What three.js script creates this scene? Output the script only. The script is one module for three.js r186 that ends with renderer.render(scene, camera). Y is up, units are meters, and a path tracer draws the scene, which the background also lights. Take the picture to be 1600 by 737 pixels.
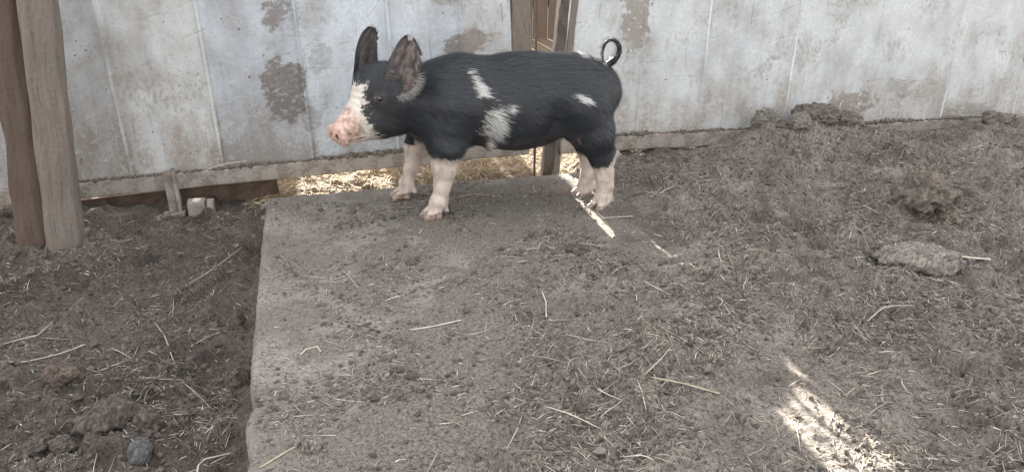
import * as THREE from 'three';
import { ImprovedNoise } from 'three/addons/math/ImprovedNoise.js';
import { mergeGeometries, mergeVertices } from 'three/addons/utils/BufferGeometryUtils.js';

// ---------------------------------------------------------------- camera, sky, sun, exposure
const scene = new THREE.Scene();
const camera = new THREE.PerspectiveCamera(33.1, 1600 / 737, 0.02, 2000);
camera.position.set(0, 1.0, 0);
camera.lookAt(0.228, 1.0 - 0.388, -0.893);

const SUN = new THREE.Vector3(0.0, 0.395, -1).normalize();      // low, straight behind the gates
function makeSky() {
  const W = 256, H = 128, d = new Float32Array(W * H * 4);
  for (let j = 0; j < H; j++) for (let i = 0; i < W; i++) {
    const el = ((j + 0.5) / H - 0.5) * Math.PI, az = ((i + 0.5) / W - 0.5) * 2 * Math.PI;
    const v = new THREE.Vector3(Math.cos(el) * Math.cos(az), Math.sin(el), Math.cos(el) * Math.sin(az));
    const up = Math.max(0, v.y), hz = Math.pow(1 - up, 2.2), c = Math.max(0, v.dot(SUN));
    const glow = 0.35 * Math.pow(c, 6) + 0.9 * Math.pow(c, 60);
    const k = 0.34, o = (j * W + i) * 4;
    d[o] = k * (0.82 + 0.28 * hz + glow);
    d[o + 1] = k * (0.83 + 0.25 * hz + glow * 0.96);
    d[o + 2] = k * (0.85 + 0.19 * hz + glow * 0.86);
    if (v.y < 0) { d[o] = k * 0.30; d[o + 1] = k * 0.28; d[o + 2] = k * 0.26; }
    d[o + 3] = 1;
  }
  const t = new THREE.DataTexture(d, W, H, THREE.RGBAFormat, THREE.FloatType);
  t.mapping = THREE.EquirectangularReflectionMapping; t.magFilter = THREE.LinearFilter; t.needsUpdate = true;
  return t;
}
scene.background = makeSky();
scene.environment = scene.background;
const sun = new THREE.DirectionalLight(new THREE.Color(1, 0.93, 0.82), 5);
sun.position.copy(SUN).multiplyScalar(12); sun.target.position.set(0.8, 0, -2.2);
sun.position.add(sun.target.position);
sun.castShadow = true; sun.shadow.mapSize.set(4096, 4096);
Object.assign(sun.shadow.camera, { left: -5, right: 5, top: 5, bottom: -5, near: 0.5, far: 30 });
scene.add(sun, sun.target);
const renderer = new THREE.WebGLRenderer({ antialias: true });
renderer.toneMapping = THREE.LinearToneMapping;
renderer.toneMappingExposure = 7.2;
renderer.shadowMap.enabled = true;

// ---------------------------------------------------------------- helpers
function mul(seed) { let s = seed | 0; return () => { s = (s + 0x6d2b79f5) | 0; let t = Math.imul(s ^ (s >>> 15), 1 | s); t = (t + Math.imul(t ^ (t >>> 7), 61 | t)) ^ t; return ((t ^ (t >>> 14)) >>> 0) / 4294967296; }; }
const IN = new ImprovedNoise();
const n3 = (x, y, z) => IN.noise(x, y, z);
const n2 = (x, z) => IN.noise(x + 11.3, 7.7, z + 5.1);
function fbm(x, z, o = 4, y = 3.3) { let a = 0.5, s = 0; for (let i = 0; i < o; i++) { s += a * IN.noise(x + 17.1 * i, y + 3.7 * i, z - 9.2 * i); x *= 2.03; z *= 2.03; a *= 0.5; } return s; }
const clamp = (x, a = 0, b = 1) => x < a ? a : x > b ? b : x;
const sst = (a, b, x) => { const t = clamp((x - a) / (b - a)); return t * t * (3 - 2 * t); };
const mix = (a, b, t) => a + (b - a) * t;
const mix3 = (a, b, t) => [mix(a[0], b[0], t), mix(a[1], b[1], t), mix(a[2], b[2], t)];
const taken = {};
function numbered(n) { const k = taken[n] = (taken[n] ?? -1) + 1; return k ? n + '_' + String(k).padStart(3, '0') : n; }
function shade(o) { o.traverse((c) => { if (c.isMesh) { c.castShadow = true; c.receiveShadow = true; } }); return o; }
function mesh(name, geo, mat, parent) { const m = new THREE.Mesh(geo, mat); m.name = name; m.castShadow = m.receiveShadow = true; if (parent) parent.add(m); return m; }
function thing(o, name, label, category, group) { o.name = numbered(name); o.userData = { label, category }; if (group) o.userData.group = group; scene.add(o); return shade(o); }
function structure(o, name) { o.name = name; o.userData.kind = 'structure'; scene.add(o); return shade(o); }
function stuff(o, name, label, category) { o.name = name; o.userData = { kind: 'stuff', label, category }; scene.add(o); return shade(o); }
// a grid of points f(u, v) -> [x, y, z] as a geometry, uv from g(u, v, p)
function sheet(nu, nv, f, g) {
  const P = [], U = [], I = [];
  for (let j = 0; j <= nv; j++) for (let i = 0; i <= nu; i++) { const p = f(i / nu, j / nv); P.push(...p); const q = g ? g(i / nu, j / nv, p) : [p[0], p[2]]; U.push(q[0], q[1]); }
  for (let j = 0; j < nv; j++) for (let i = 0; i < nu; i++) { const a = j * (nu + 1) + i, b = a + 1, c = a + nu + 1, d = c + 1; I.push(a, b, d, a, d, c); }
  const o = new THREE.BufferGeometry();
  o.setAttribute('position', new THREE.Float32BufferAttribute(P, 3)); o.setAttribute('uv', new THREE.Float32BufferAttribute(U, 2));
  o.setIndex(I); o.computeVertexNormals(); return o;
}
function dataTex(S, f, srgb = true, S2 = S) {   // f(u, v) -> [r, g, b] in linear 0..1
  const d = new Uint8Array(S * S2 * 4);
  for (let j = 0; j < S2; j++) for (let i = 0; i < S; i++) {
    const c = f(i / S, j / S2), o = (j * S + i) * 4;
    for (let k = 0; k < 3; k++) { const v = clamp(c[k]); d[o + k] = 255 * (srgb ? (v <= 0.0031308 ? 12.92 * v : 1.055 * Math.pow(v, 1 / 2.4) - 0.055) : v); }
    d[o + 3] = 255;
  }
  const t = new THREE.DataTexture(d, S, S2); t.wrapS = t.wrapT = THREE.RepeatWrapping; t.magFilter = THREE.LinearFilter; t.minFilter = THREE.LinearMipmapLinearFilter;
  if (srgb) t.colorSpace = THREE.SRGBColorSpace; t.needsUpdate = true; return t;
}
// periodic gradient noise on the unit square with k cells
function pn(u, v, k, s = 0) {
  k = Math.round(k); const x = u * k, y = v * k, i = Math.floor(x), j = Math.floor(y), fx = x - i, fy = y - j, sx = fx * fx * fx * (fx * (fx * 6 - 15) + 10), sy = fy * fy * fy * (fy * (fy * 6 - 15) + 10);
  const g = (a, b, dx, dy) => { let h = Math.imul(((a % k) + k) % k + 1, 374761393) ^ Math.imul(((b % k) + k) % k + 7, 668265263) ^ Math.imul(Math.round(s * 10) + 3, 2246822519); h = Math.imul(h ^ (h >>> 13), 1274126177); h ^= h >>> 16; const t = (h >>> 0) / 4294967296 * 6.2832; return Math.cos(t) * dx + Math.sin(t) * dy; };
  return 1.35 * mix(mix(g(i, j, fx, fy), g(i + 1, j, fx - 1, fy), sx), mix(g(i, j + 1, fx, fy - 1), g(i + 1, j + 1, fx - 1, fy - 1), sx), sy);
}

// ---------------------------------------------------------------- soil textures
const grainTex = dataTex(1024, (u, v) => {
  const f = 0.5 * pn(u, v, 60, 2) + 0.5 * pn(u, v, 170, 5) + 0.35 * pn(u, v, 420, 9);
  const ch = pn(u, v, 150, 14) + 0.5 * pn(u, v, 330, 24), dk = pn(u, v, 120, 34) + 0.5 * pn(u, v, 300, 4);
  let w = 0.72 + 0.75 * f; if (ch > 0.34) w += 0.55 * sst(0.34, 0.5, ch); if (dk > 0.28) w *= 1 - 0.55 * sst(0.28, 0.5, dk);
  return [w * 0.98, w * 0.965, w * 0.945];
});
const grainBump = dataTex(1024, (u, v) => { const w = 0.5 + 0.35 * pn(u, v, 90, 3) + 0.3 * pn(u, v, 210, 7) + 0.2 * pn(u, v, 460, 1); return [w, w, w]; }, false);

// ---------------------------------------------------------------- the lie of the ground
const LEFT = -0.2, BACK = -2.885, WALL = -3.17;
const mounds = [[0.70, -1.5, 0.14, 0.035], [2.12, -3.0, 0.19, 0.105], [1.90, -3.03, 0.14, 0.08], [2.38, -3.02, 0.18, 0.07], [3.1, -2.9, 0.2, 0.05], [1.95, -2.03, 0.17, 0.045], [1.64, -1.72, 0.1, 0.015],
  [1.5, -2.16, 0.05, -0.03], [1.25, -1.9, 0.18, 0.02], [0.74, -2.05, 0.06, 0.012], [1.05, -2.25, 0.2, -0.006], [-0.5, -1.67, 0.12, 0.02], [-0.75, -2.6, 0.15, 0.03], [2.75, -2.3, 0.25, 0.03], [-0.25, -2.2, 0.07, -0.03], [-0.27, -1.5, 0.06, -0.02]];
function roughness(x, z) { const xb = 0.02 - (z + 1.3) * 0.56; return sst(xb - 0.15, xb + 0.55, x + 0.3 * fbm(x * 2.2, z * 2.2, 3)); }
const sunStreakFlat = (x, z) => 0.9 * Math.exp(-(((x - 0.93) / 0.17) ** 2)) * sst(-1.85, -2.1, z) + 0.85 * Math.exp(-(((x - 0.96) / 0.16) ** 2)) * sst(-1.55, -1.35, z);   // ground levelled where the sun streaks land, so they fall unbroken
function ground(x, z) {
  const far = sst(3, 9, Math.hypot(x - 0.8, z + 2));
  let lump = 0;
  if (far < 1) {
    const a = fbm(x * 5.5, z * 5.5, 3, 1.1), b = fbm(x * 17, z * 17, 3, 8.2), c = 1 - Math.abs(n2(x * 31, z * 31)) * 2, d = n3(x * 62, 2.2, z * 62), d2 = n3(x * 105, 6.2, z * 105);
    const e = fbm(x * 9, z * 9, 3, 5.1); lump = 0.034 * a + 0.034 * b + 0.006 * c + 0.0045 * d + 0.0018 * d2 + 0.024 * sst(0.08, 0.26, e + 0.35 * b);
  }
  lump *= 1 - sunStreakFlat(x, z);   // levelled under the sun streaks
  let m = 0; for (const [mx, mz, s, h] of mounds) { const q = ((x - mx) ** 2 + (z - mz) ** 2) / (s * s); if (q < 7) m += h * Math.exp(-q); }
  const r = roughness(x, z);
  const cover = mix(-0.004 + 0.014 * fbm(x * 6, z * 6, 4) + 0.006 * sst(-0.15, 0.5, x), 0.020 + lump * (0.85 + 0.15 * sst(0.9, 1.5, x)), r) + m;
  const low = -0.125 + 0.02 * sst(-0.35, -1.0, x) + lump * 0.85 + m;                       // left of the slab
  const rearLow = mix(-0.115 + 0.02 * sst(-3.3, -3.8, z), -0.012 - 0.012 * sst(-2.9, -3.1, z), sst(1.04, 1.24, x)) + lump * mix(0.7, 0.45, sst(1.0, 1.2, x)) + m;
  const inX = sst(LEFT + 0.02, LEFT + 0.09, x), inZ = sst(BACK + 0.02, BACK + 0.10, z) ;
  const zb = mix(inZ, sst(-3.12, -2.75, z), sst(1.04, 1.24, x));
  let y = mix(low, cover, inX);
  y = mix(mix(rearLow, low, sst(-0.2, -0.45, x)), y, zb);
  return mix(y, -0.03, far);
}
function axis(parts) { const a = []; for (const [from, to, n, p = 1] of parts) for (let i = 0; i < n; i++) a.push(from + (to - from) * Math.pow(i / n, p)); a.push(parts.at(-1)[1]); return a; }
{
  const rev = (from, to, n, p) => axis([[to, from, n, p]]).reverse().slice(0, -1);
  const X = [...rev(-400, -1.35, 40, 3.4), ...axis([[-1.35, 2.2, 640], [2.2, 3.7, 190], [3.7, 400, 40, 3.4]])];
  const Z = [...rev(-400, -3.75, 40, 3.4), ...axis([[-3.75, -3.2, 60], [-3.2, -0.85, 430], [-0.85, 0.3, 40], [0.3, 400, 40, 3.4]])];
  const P = new Float32Array(X.length * Z.length * 3), C = new Float32Array(P.length), U = new Float32Array(X.length * Z.length * 2), I = [];
  let k = 0;
  for (let j = 0; j < Z.length; j++) for (let i = 0; i < X.length; i++, k++) {
    const x = X[i], z = Z[j], near = Math.abs(x) < 5 && Math.abs(z) < 6;
    P[k * 3] = x; P[k * 3 + 1] = ground(x, z); P[k * 3 + 2] = z; U[k * 2] = x / 0.6; U[k * 2 + 1] = z / 0.6;
    let c = [0.188, 0.165, 0.145];
    const t = near ? fbm(x * 3.1, z * 3.1, 5, 6.6) : 0, t2 = near ? fbm(x * 13, z * 13, 4, 4.4) : 0;
    c = mix3(c, [0.262, 0.234, 0.208], sst(0.0, 0.35, t + 0.5 * t2));             // dry dusty crust
    c = mix3(c, [0.098, 0.083, 0.072], 0.85 * sst(0.04, 0.36, -t - 0.6 * t2));      // damp dung
    if (near && x > LEFT && z > BACK) c = mix3([0.200, 0.178, 0.158], c, sst(0.2, 0.95, roughness(x, z) + 0.5 * t2));   // thin dust over concrete
    const lf = sst(LEFT + 0.02, LEFT - 0.02, x);
    c = mix3(c, [c[0] * 0.56, c[1] * 0.53, c[2] * 0.515], lf);                    // bare brown earth beside the slab
    if (z < -3.0) c = mix3(c, [0.20, 0.15, 0.10], sst(-3.0, -3.25, z + 0.1 * t2) * (z > -3.3 ? sst(-0.35, -0.1, x) * sst(1.2, 1.05, x) : 1));
    C.set(c, k * 3);
  }
  for (let j = 0; j < Z.length - 1; j++) for (let i = 0; i < X.length - 1; i++) { const a = j * X.length + i, b = a + 1, c = a + X.length, d = c + 1; I.push(a, d, b, a, c, d); }
  const g = new THREE.BufferGeometry();
  g.setAttribute('position', new THREE.BufferAttribute(P, 3)); g.setAttribute('color', new THREE.BufferAttribute(C, 3)); g.setAttribute('uv', new THREE.BufferAttribute(U, 2));
  g.setIndex(I); g.computeVertexNormals();
  structure(new THREE.Mesh(g, new THREE.MeshStandardMaterial({ vertexColors: true, map: grainTex, bumpMap: grainBump, bumpScale: 0.0018, roughness: 0.95 })), 'ground');
}

// ---------------------------------------------------------------- concrete slab with worn edges
const slabTex = dataTex(1024, (u, v) => {
  const t = pn(u, v, 5, 1) + 0.6 * pn(u, v, 14, 4), f = pn(u, v, 70, 3) * 0.6 + pn(u, v, 190, 8) * 0.5 + pn(u, v, 420, 2) * 0.35;
  let c = mix3([0.205, 0.183, 0.164], [0.142, 0.124, 0.109], sst(-0.35, 0.5, t + 0.6 * f));
  const w = 1 + 0.6 * f; c = [c[0] * w, c[1] * w, c[2] * w];
  const dk = pn(u, v, 110, 12) + 0.5 * pn(u, v, 26, 19);
  if (dk > 0.34) c = mix3(c, [0.07, 0.06, 0.05], sst(0.34, 0.56, dk) * 0.85);
  if (pn(u, v, 330, 21) > 0.5) c = mix3(c, [0.42, 0.40, 0.36], 0.5);
  return c;
});
{
  const x0 = LEFT, x1 = 2.4, z0 = BACK, z1 = 0.6;
  const X = [...axis([[x0, x0 + 0.06, 16], [x0 + 0.06, 0.9, 110], [0.9, x1, 30]])], Z = [...axis([[z0, z0 + 0.05, 12], [z0 + 0.05, -1.1, 230], [-1.1, z1, 40]])];
  const P = [], U = [], I = [];
  const edgeX = (z) => 0.006 * fbm(z * 5, 1.7, 4) + 0.003 * n2(z * 45, 3) + 0.026 * Math.exp(-(((z + 1.545) / 0.032) ** 2)) + 0.012 * Math.exp(-(((z + 1.35) / 0.06) ** 2));
  const edgeZ = (x) => 0.006 * fbm(x * 5, 8.7, 4) + 0.003 * n2(x * 45, 9);
  const top = (x, z, dx, dz) => {
    const r = 0.015, f = (d) => d >= r ? 0 : -(r - Math.sqrt(Math.max(0, r * r - (r - d) ** 2)));
    return -0.0015 + 0.004 * fbm(x * 3, z * 3, 3, 2.2) + 0.0012 * n2(x * 60, z * 60) + f(dx) + f(dz);
  };
  const nx = X.length, nz = Z.length;
  for (let j = 0; j < nz; j++) for (let i = 0; i < nx; i++) {
    const bx = X[i], bz = Z[j], fall = (d) => Math.exp(-d / 0.05);
    const x = bx + edgeX(bz) * fall(bx - x0), z = bz + edgeZ(bx) * fall(bz - z0);
    P.push(x, top(x, z, bx - x0, bz - z0), z); U.push(x / 0.9, z / 0.9);
  }
  for (let j = 0; j < nz - 1; j++) for (let i = 0; i < nx - 1; i++) { const a = j * nx + i, b = a + 1, c = a + nx, d = c + 1; I.push(a, d, b, a, c, d); }
  const skirt = (list, flip) => { const s = P.length / 3; for (const k of list) { P.push(P[k * 3], P[k * 3 + 1], P[k * 3 + 2], P[k * 3], -0.26, P[k * 3 + 2]); U.push(P[k * 3] / 0.9 + P[k * 3 + 2] / 0.9, 0, P[k * 3] / 0.9 + P[k * 3 + 2] / 0.9, 0.26 / 0.9); }
    for (let i = 0; i < list.length - 1; i++) { const a = s + 2 * i; flip ? I.push(a, a + 3, a + 1, a, a + 2, a + 3) : I.push(a, a + 1, a + 3, a, a + 3, a + 2); } };
  skirt([...Array(nz).keys()].map((j) => j * nx), false); skirt([...Array(nx).keys()], true);
  skirt([...Array(nz).keys()].map((j) => j * nx + nx - 1), true); skirt([...Array(nx).keys()].map((i) => (nz - 1) * nx + i), false);
  const g = new THREE.BufferGeometry(); g.setAttribute('position', new THREE.Float32BufferAttribute(P, 3)); g.setAttribute('uv', new THREE.Float32BufferAttribute(U, 2)); g.setIndex(I); g.computeVertexNormals();
  structure(new THREE.Mesh(g, new THREE.MeshStandardMaterial({ map: slabTex, bumpMap: grainBump, bumpScale: 0.0022, roughness: 0.93 })), 'concrete_slab');
}
const slabTop = (x, z) => x > LEFT + 0.02 && z > BACK + 0.015 && x < 2.38 ? -0.0015 + 0.004 * fbm(x * 3, z * 3, 3, 2.2) : -9;
const surface = (x, z) => Math.max(ground(x, z), slabTop(x, z));

// ---------------------------------------------------------------- sheet metal gates
function cracked(c2, W, H, list) { for (const s of list) { c2.strokeStyle = s.c; c2.lineWidth = s.w; c2.beginPath(); s.p.forEach(([x, y], i) => i ? c2.lineTo(x, y) : c2.moveTo(x, y)); c2.stroke(); } }
// x0..x1 metres across, 0..0.85 m up; stains [cx, cy, rx, ry, strength, tilt]
function gateTexture(x0, x1, y0, hgt, seed, stains, flakes, creases, W = 2048, H = 1024) {
  const cv = document.createElement('canvas'); cv.width = W; cv.height = H;
  const c2 = cv.getContext('2d'), im = c2.createImageData(W, H), d = im.data, R = mul(seed);
  const enc = (v) => 255 * (v <= 0.0031308 ? 12.92 * v : 1.055 * Math.pow(clamp(v), 1 / 2.4) - 0.055);
  for (let j = 0; j < H; j++) for (let i = 0; i < W; i++) {
    const x = x0 + (x1 - x0) * i / W, y = y0 + hgt * (1 - j / H);
    const big = fbm(x * 2.6, y * 1.7, 3, seed), mid = fbm(x * 11, y * 7, 3, seed + 4), fine = IN.noise(x * 90, seed, y * 60), fin2 = IN.noise(x * 260, seed + 3, y * 190), run = fbm(x * 48, y * 2.4, 3, seed + 9);
    let c = mix3([0.535, 0.56, 0.58], [0.435, 0.462, 0.49], sst(-0.25, 0.3, big + 0.5 * mid));     // weathered zinc
    c = mix3(c, [0.60, 0.62, 0.63], 0.55 * sst(0.08, 0.34, run + 0.25 * fine));                 // chalky runs
    // dried mud film: patches with grain and ragged outlines, thickest where animals rub
    const film = 0.62 * big + 0.7 * mid + 0.42 * fine + 0.26 * fin2 + 0.5 * sst(0.42, 0.0, y) - 0.08 + 0.34 * run + 0.16 * sst(0.6, -0.6, x);
    c = mix3(c, [0.37, 0.345, 0.32], 0.72 * sst(-0.12, 0.4, film));
    c = mix3(c, [0.255, 0.215, 0.18], 0.75 * sst(0.42, 0.62, film + 0.25 * fin2));
    // caked stains
    for (const [cx, cy, rx, ry, k, tl] of stains) {
      const ex = (x - cx) / rx, ey = (y - cy - tl * (x - cx)) / ry, q = ex * ex + ey * ey;
      if (q < 3) {
        const sw = fbm((x + 0.25 * y) * 16, (y - 0.35 * x + 0.9 * (x - cx) * (x - cx)) * 85, 4, seed + 2);
        const a = 0.95 - q + 1.3 * mid + 0.9 * fbm(x * 30, y * 30, 4, seed) + 0.75 * sw + 0.25 * fin2;
        const m = sst(0.10, 0.42, a) * k * (0.72 + 0.28 * sst(-0.3, 0.2, sw + 0.4 * fin2));
        c = mix3(c, mix3([0.165, 0.138, 0.118], [0.30, 0.27, 0.24], sst(0.0, 0.45, sw + 0.3 * fin2)), m);
      }
    }
    for (const [cx, cy, rx, ry] of flakes) {
      const q = ((x - cx) / rx) ** 2 + ((y - cy) / ry) ** 2;
      if (q < 2.4) { const a = 0.8 - q * 0.55 + fbm(x * 34, y * 26, 4, seed + 5) * 1.4; c = mix3(c, [0.25, 0.225, 0.20], 0.8 * sst(0.12, 0.3, a)); c = mix3(c, [0.66, 0.66, 0.65], sst(0.16, 0.22, fbm(x * 52 + 9, y * 34, 3, seed + 7) - 0.12 * q) * sst(2.2, 1.4, q)); }
    }
    // flecks of dried dirt, scuffs, fold glints painted pale along the creases
    const fl = fbm(x * 58, y * 44, 3, seed + 12), sc = fbm(x * 36 + y * 30, y * 46 - x * 12, 3, seed + 15);
    const clus = fbm(x * 5, y * 4, 3, seed + 21); c = mix3(c, [0.27, 0.24, 0.21], 0.5 * sst(0.14, 0.34, fl + 0.5 * clus) * (0.4 + 0.6 * sst(-0.1, 0.3, clus)));
    c = mix3(c, [0.30, 0.27, 0.24], 0.38 * sst(0.0, 0.35, 0.8 * clus + 0.5 * fbm(x * 24, y * 16, 3, seed + 27)));
    c = mix3(c, [0.60, 0.61, 0.615], 0.34 * sst(0.12, 0.34, sc - 0.4 * clus));
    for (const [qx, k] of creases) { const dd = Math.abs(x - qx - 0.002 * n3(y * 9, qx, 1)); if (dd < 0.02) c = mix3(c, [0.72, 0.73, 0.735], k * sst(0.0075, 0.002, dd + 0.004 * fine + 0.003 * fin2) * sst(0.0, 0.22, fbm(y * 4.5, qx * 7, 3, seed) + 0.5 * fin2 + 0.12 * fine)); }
    const w = 1 + 0.16 * fine + 0.16 * fin2, o = (j * W + i) * 4;
    d[o] = enc(c[0] * w); d[o + 1] = enc(c[1] * w); d[o + 2] = enc(c[2] * w); d[o + 3] = 255;
  }
  c2.putImageData(im, 0, 0);
  const pm = W / (x1 - x0);
  for (let k = 0; k < 330; k++) {      // mud spots
    const x = R() * W, y = H * Math.pow(R(), 0.7), r = (0.0012 + 0.0035 * R() ** 3) * pm;
    c2.fillStyle = `rgba(${70 + 30 * R()},${60 + 24 * R()},${52 + 20 * R()},${0.2 + 0.45 * R()})`;
    c2.beginPath(); c2.ellipse(x, y, r, r * (0.9 + 1.4 * R()), R() * 0.6, 0, 7); c2.fill();
  }
  for (const [cx, cy, rx, ry, st, tl] of stains) for (let k = 0; k < 90 * st; k++) {      // bristle swishes round the stains
    const an = R() * 6.28, rr = 0.6 + 0.75 * R(); let x = (cx + rx * rr * Math.cos(an) - x0) * pm, y = H * (1 - (cy + ry * rr * Math.sin(an) - y0) / hgt), a = -0.35 - 0.3 * tl + 0.5 * (R() - 0.5);
    c2.strokeStyle = R() < 0.7 ? `rgba(104,92,82,${0.10 + 0.34 * R()})` : `rgba(190,188,184,${0.10 + 0.3 * R()})`; c2.lineWidth = 0.7 + 2.2 * R() * R(); c2.beginPath(); c2.moveTo(x, y);
    for (let q = 0, n = 3 + 7 * R(); q < n; q++, a += 0.07) { x += 7 * Math.cos(a); y += 7 * Math.sin(a); c2.lineTo(x, y); } c2.stroke();
  }
  for (let k = 0; k < 260; k++) {      // scratches, runs and pale scuffs
    let x = R() * W, y = R() * H; const pale = R() < 0.45, vert = R() < 0.55, n = 4 + R() * 10;
    c2.strokeStyle = pale ? `rgba(214,214,210,${0.12 + 0.28 * R()})` : `rgba(72,64,58,${0.12 + 0.35 * R()})`; c2.lineWidth = 0.8 + 2.2 * R() * R();
    c2.beginPath(); c2.moveTo(x, y); const a0 = vert ? Math.PI / 2 + 0.1 * (R() - 0.5) : -0.5 + 1.0 * (R() - 0.5), cu = vert ? 0 : 0.12 * (R() - 0.3);
    for (let q = 0, a = a0; q < n; q++, a += cu) { x += 9 * Math.cos(a) + (R() - 0.5) * 2; y += 9 * Math.sin(a); c2.lineTo(x, y); } c2.stroke();
  }
  const t = new THREE.CanvasTexture(cv); t.colorSpace = THREE.SRGBColorSpace; t.wrapS = t.wrapT = THREE.MirroredRepeatWrapping; t.magFilter = THREE.LinearFilter; return t;
}
const woodTex = dataTex(512, (u, v) => {
  const w = pn(u, v, 3, 3) * 0.4, f = IN.noise(u * 60 + w * 6, 3.3, v * 3), g = IN.noise(u * 170 + w * 10, 8.1, v * 7), s = pn(u, v, 40, 6);
  const du = pn(u, v, 9, 4) + 0.6 * pn(u, v, 32, 8) + 0.4 * pn(u, v, 110, 2);
  let c = mix3([0.135, 0.114, 0.098], [0.19, 0.165, 0.145], sst(-0.5, 0.6, 0.7 * f + 0.5 * g + 0.4 * s));
  if (g + 0.4 * f < -0.46) c = mix3(c, [0.08, 0.065, 0.055], 0.6);
  c = mix3(c, [0.165, 0.137, 0.117], 0.7 * sst(-0.25, 0.35, du));
  return c;
}, true, 512);
const mudTex = dataTex(512, (u, v) => {   // mud-caked rail
  const t = pn(u, v, 8, 1) + 0.6 * pn(u, v, 30, 4) + 0.4 * pn(u, v, 90, 2) + 0.35 * pn(u, v, 200, 6);
  let c = mix3([0.30, 0.27, 0.24], [0.19, 0.16, 0.138], sst(-0.35, 0.45, t));
  if (pn(u, v, 120, 11) > 0.45) c = mix3(c, [0.42, 0.40, 0.38], 0.6);
  return c;
});
const M = {
  wood: new THREE.MeshStandardMaterial({ map: woodTex, bumpMap: woodTex, bumpScale: 0.0012, roughness: 0.9 }),
  oldWood: new THREE.MeshStandardMaterial({ map: woodTex, color: new THREE.Color(0.55, 0.47, 0.42), roughness: 0.95 }),
  mud: new THREE.MeshStandardMaterial({ map: mudTex, bumpMap: grainBump, bumpScale: 0.002, roughness: 0.9 }),
  rust: new THREE.MeshStandardMaterial({ map: mudTex, color: new THREE.Color(0.42, 0.32, 0.27), bumpMap: grainBump, bumpScale: 0.001, roughness: 0.85 }),
  iron: new THREE.MeshStandardMaterial({ map: mudTex, color: new THREE.Color(0.36, 0.34, 0.34), bumpMap: grainBump, bumpScale: 0.001, roughness: 0.6, metalness: 0.3 }),
};
// a rough bar: rounded box section swept from a to b with uneven faces
function bar(a, b, w, t, o = {}) {
  const A = new THREE.Vector3(...a), B = new THREE.Vector3(...b), dir = B.clone().sub(A), L = dir.length(); dir.normalize();
  const side = o.side ? new THREE.Vector3(...o.side) : Math.abs(dir.y) > 0.7 ? new THREE.Vector3(1, 0, 0) : new THREE.Vector3(0, 1, 0);
  side.addScaledVector(dir, -side.dot(dir)).normalize(); const nor = dir.clone().cross(side);
  const n = o.n ?? Math.max(6, Math.round(L / 0.03)), rd = o.round ?? Math.min(w, t) * 0.12, am = o.rough ?? 0.0015, sd = o.seed ?? 0, S = [];
  const m = o.corner ?? 2;
  for (let q = 0; q < 4; q++) for (let k = 0; k <= m; k++) { const an = q * Math.PI / 2 + (k / m) * Math.PI / 2; S.push([(q === 0 || q === 3 ? 1 : -1) * (w / 2 - rd) + rd * Math.cos(an), (q < 2 ? 1 : -1) * (t / 2 - rd) + rd * Math.sin(an)]); }
  if (o.sub) { const T = []; S.forEach((p, i) => { const q = S[(i + 1) % S.length]; T.push(p); if (Math.hypot(q[0] - p[0], q[1] - p[1]) > 0.3 * Math.min(w, t)) for (let k = 1; k < o.sub; k++) T.push([mix(p[0], q[0], k / o.sub), mix(p[1], q[1], k / o.sub)]); }); S.length = 0; S.push(...T); }
  const P = [], U = [], I = [], ns = S.length; let per = 0; const arc = [0]; for (let i = 0; i < ns; i++) { const p = S[i], q = S[(i + 1) % ns]; per += Math.hypot(q[0] - p[0], q[1] - p[1]); arc.push(per); }
  for (let j = 0; j <= n; j++) for (let i = 0; i <= ns; i++) {
    const s = S[i % ns], h = L * j / n, c = A.clone().addScaledVector(dir, h);
    const k = (o.taper ? mix(1, o.taper, j / n) : 1) * (1 + (o.wave ?? 0) * n3(h * 3 + sd, 1.1, sd));
    const an = Math.atan2(s[1], s[0]), gr = am * (1.3 * n3(Math.cos(an) * 2.2 + sd, h * 6, Math.sin(an) * 2.2) + n3(s[0] * 130 + sd, h * 3, s[1] * 130));
    const e = 1 + gr / Math.hypot(...s);
    c.addScaledVector(side, s[0] * k * e).addScaledVector(nor, s[1] * k * e);
    if (o.bend) c.addScaledVector(nor, o.bend * Math.sin(Math.PI * j / n));
    P.push(c.x, c.y, c.z); U.push(arc[i] * 2.2 + sd, h * 2.2 + sd);
  }
  for (let j = 0; j < n; j++) for (let i = 0; i < ns; i++) { const p = j * (ns + 1) + i, q = p + 1, r = p + ns + 1, s = r + 1; I.push(p, q, s, p, s, r); }
  for (const [j, f] of [[0, 1], [n, 0]]) { const c = P.length / 3, cc = j ? B : A; P.push(cc.x, cc.y, cc.z); U.push(0, 0); for (let i = 0; i < ns; i++) { const p = j * (ns + 1) + i; f ? I.push(c, p + 1, p) : I.push(c, p, p + 1); } }
  const g = new THREE.BufferGeometry(); g.setAttribute('position', new THREE.Float32BufferAttribute(P, 3)); g.setAttribute('uv', new THREE.Float32BufferAttribute(U, 2)); g.setIndex(I); g.computeVertexNormals(); return g;
}
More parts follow.
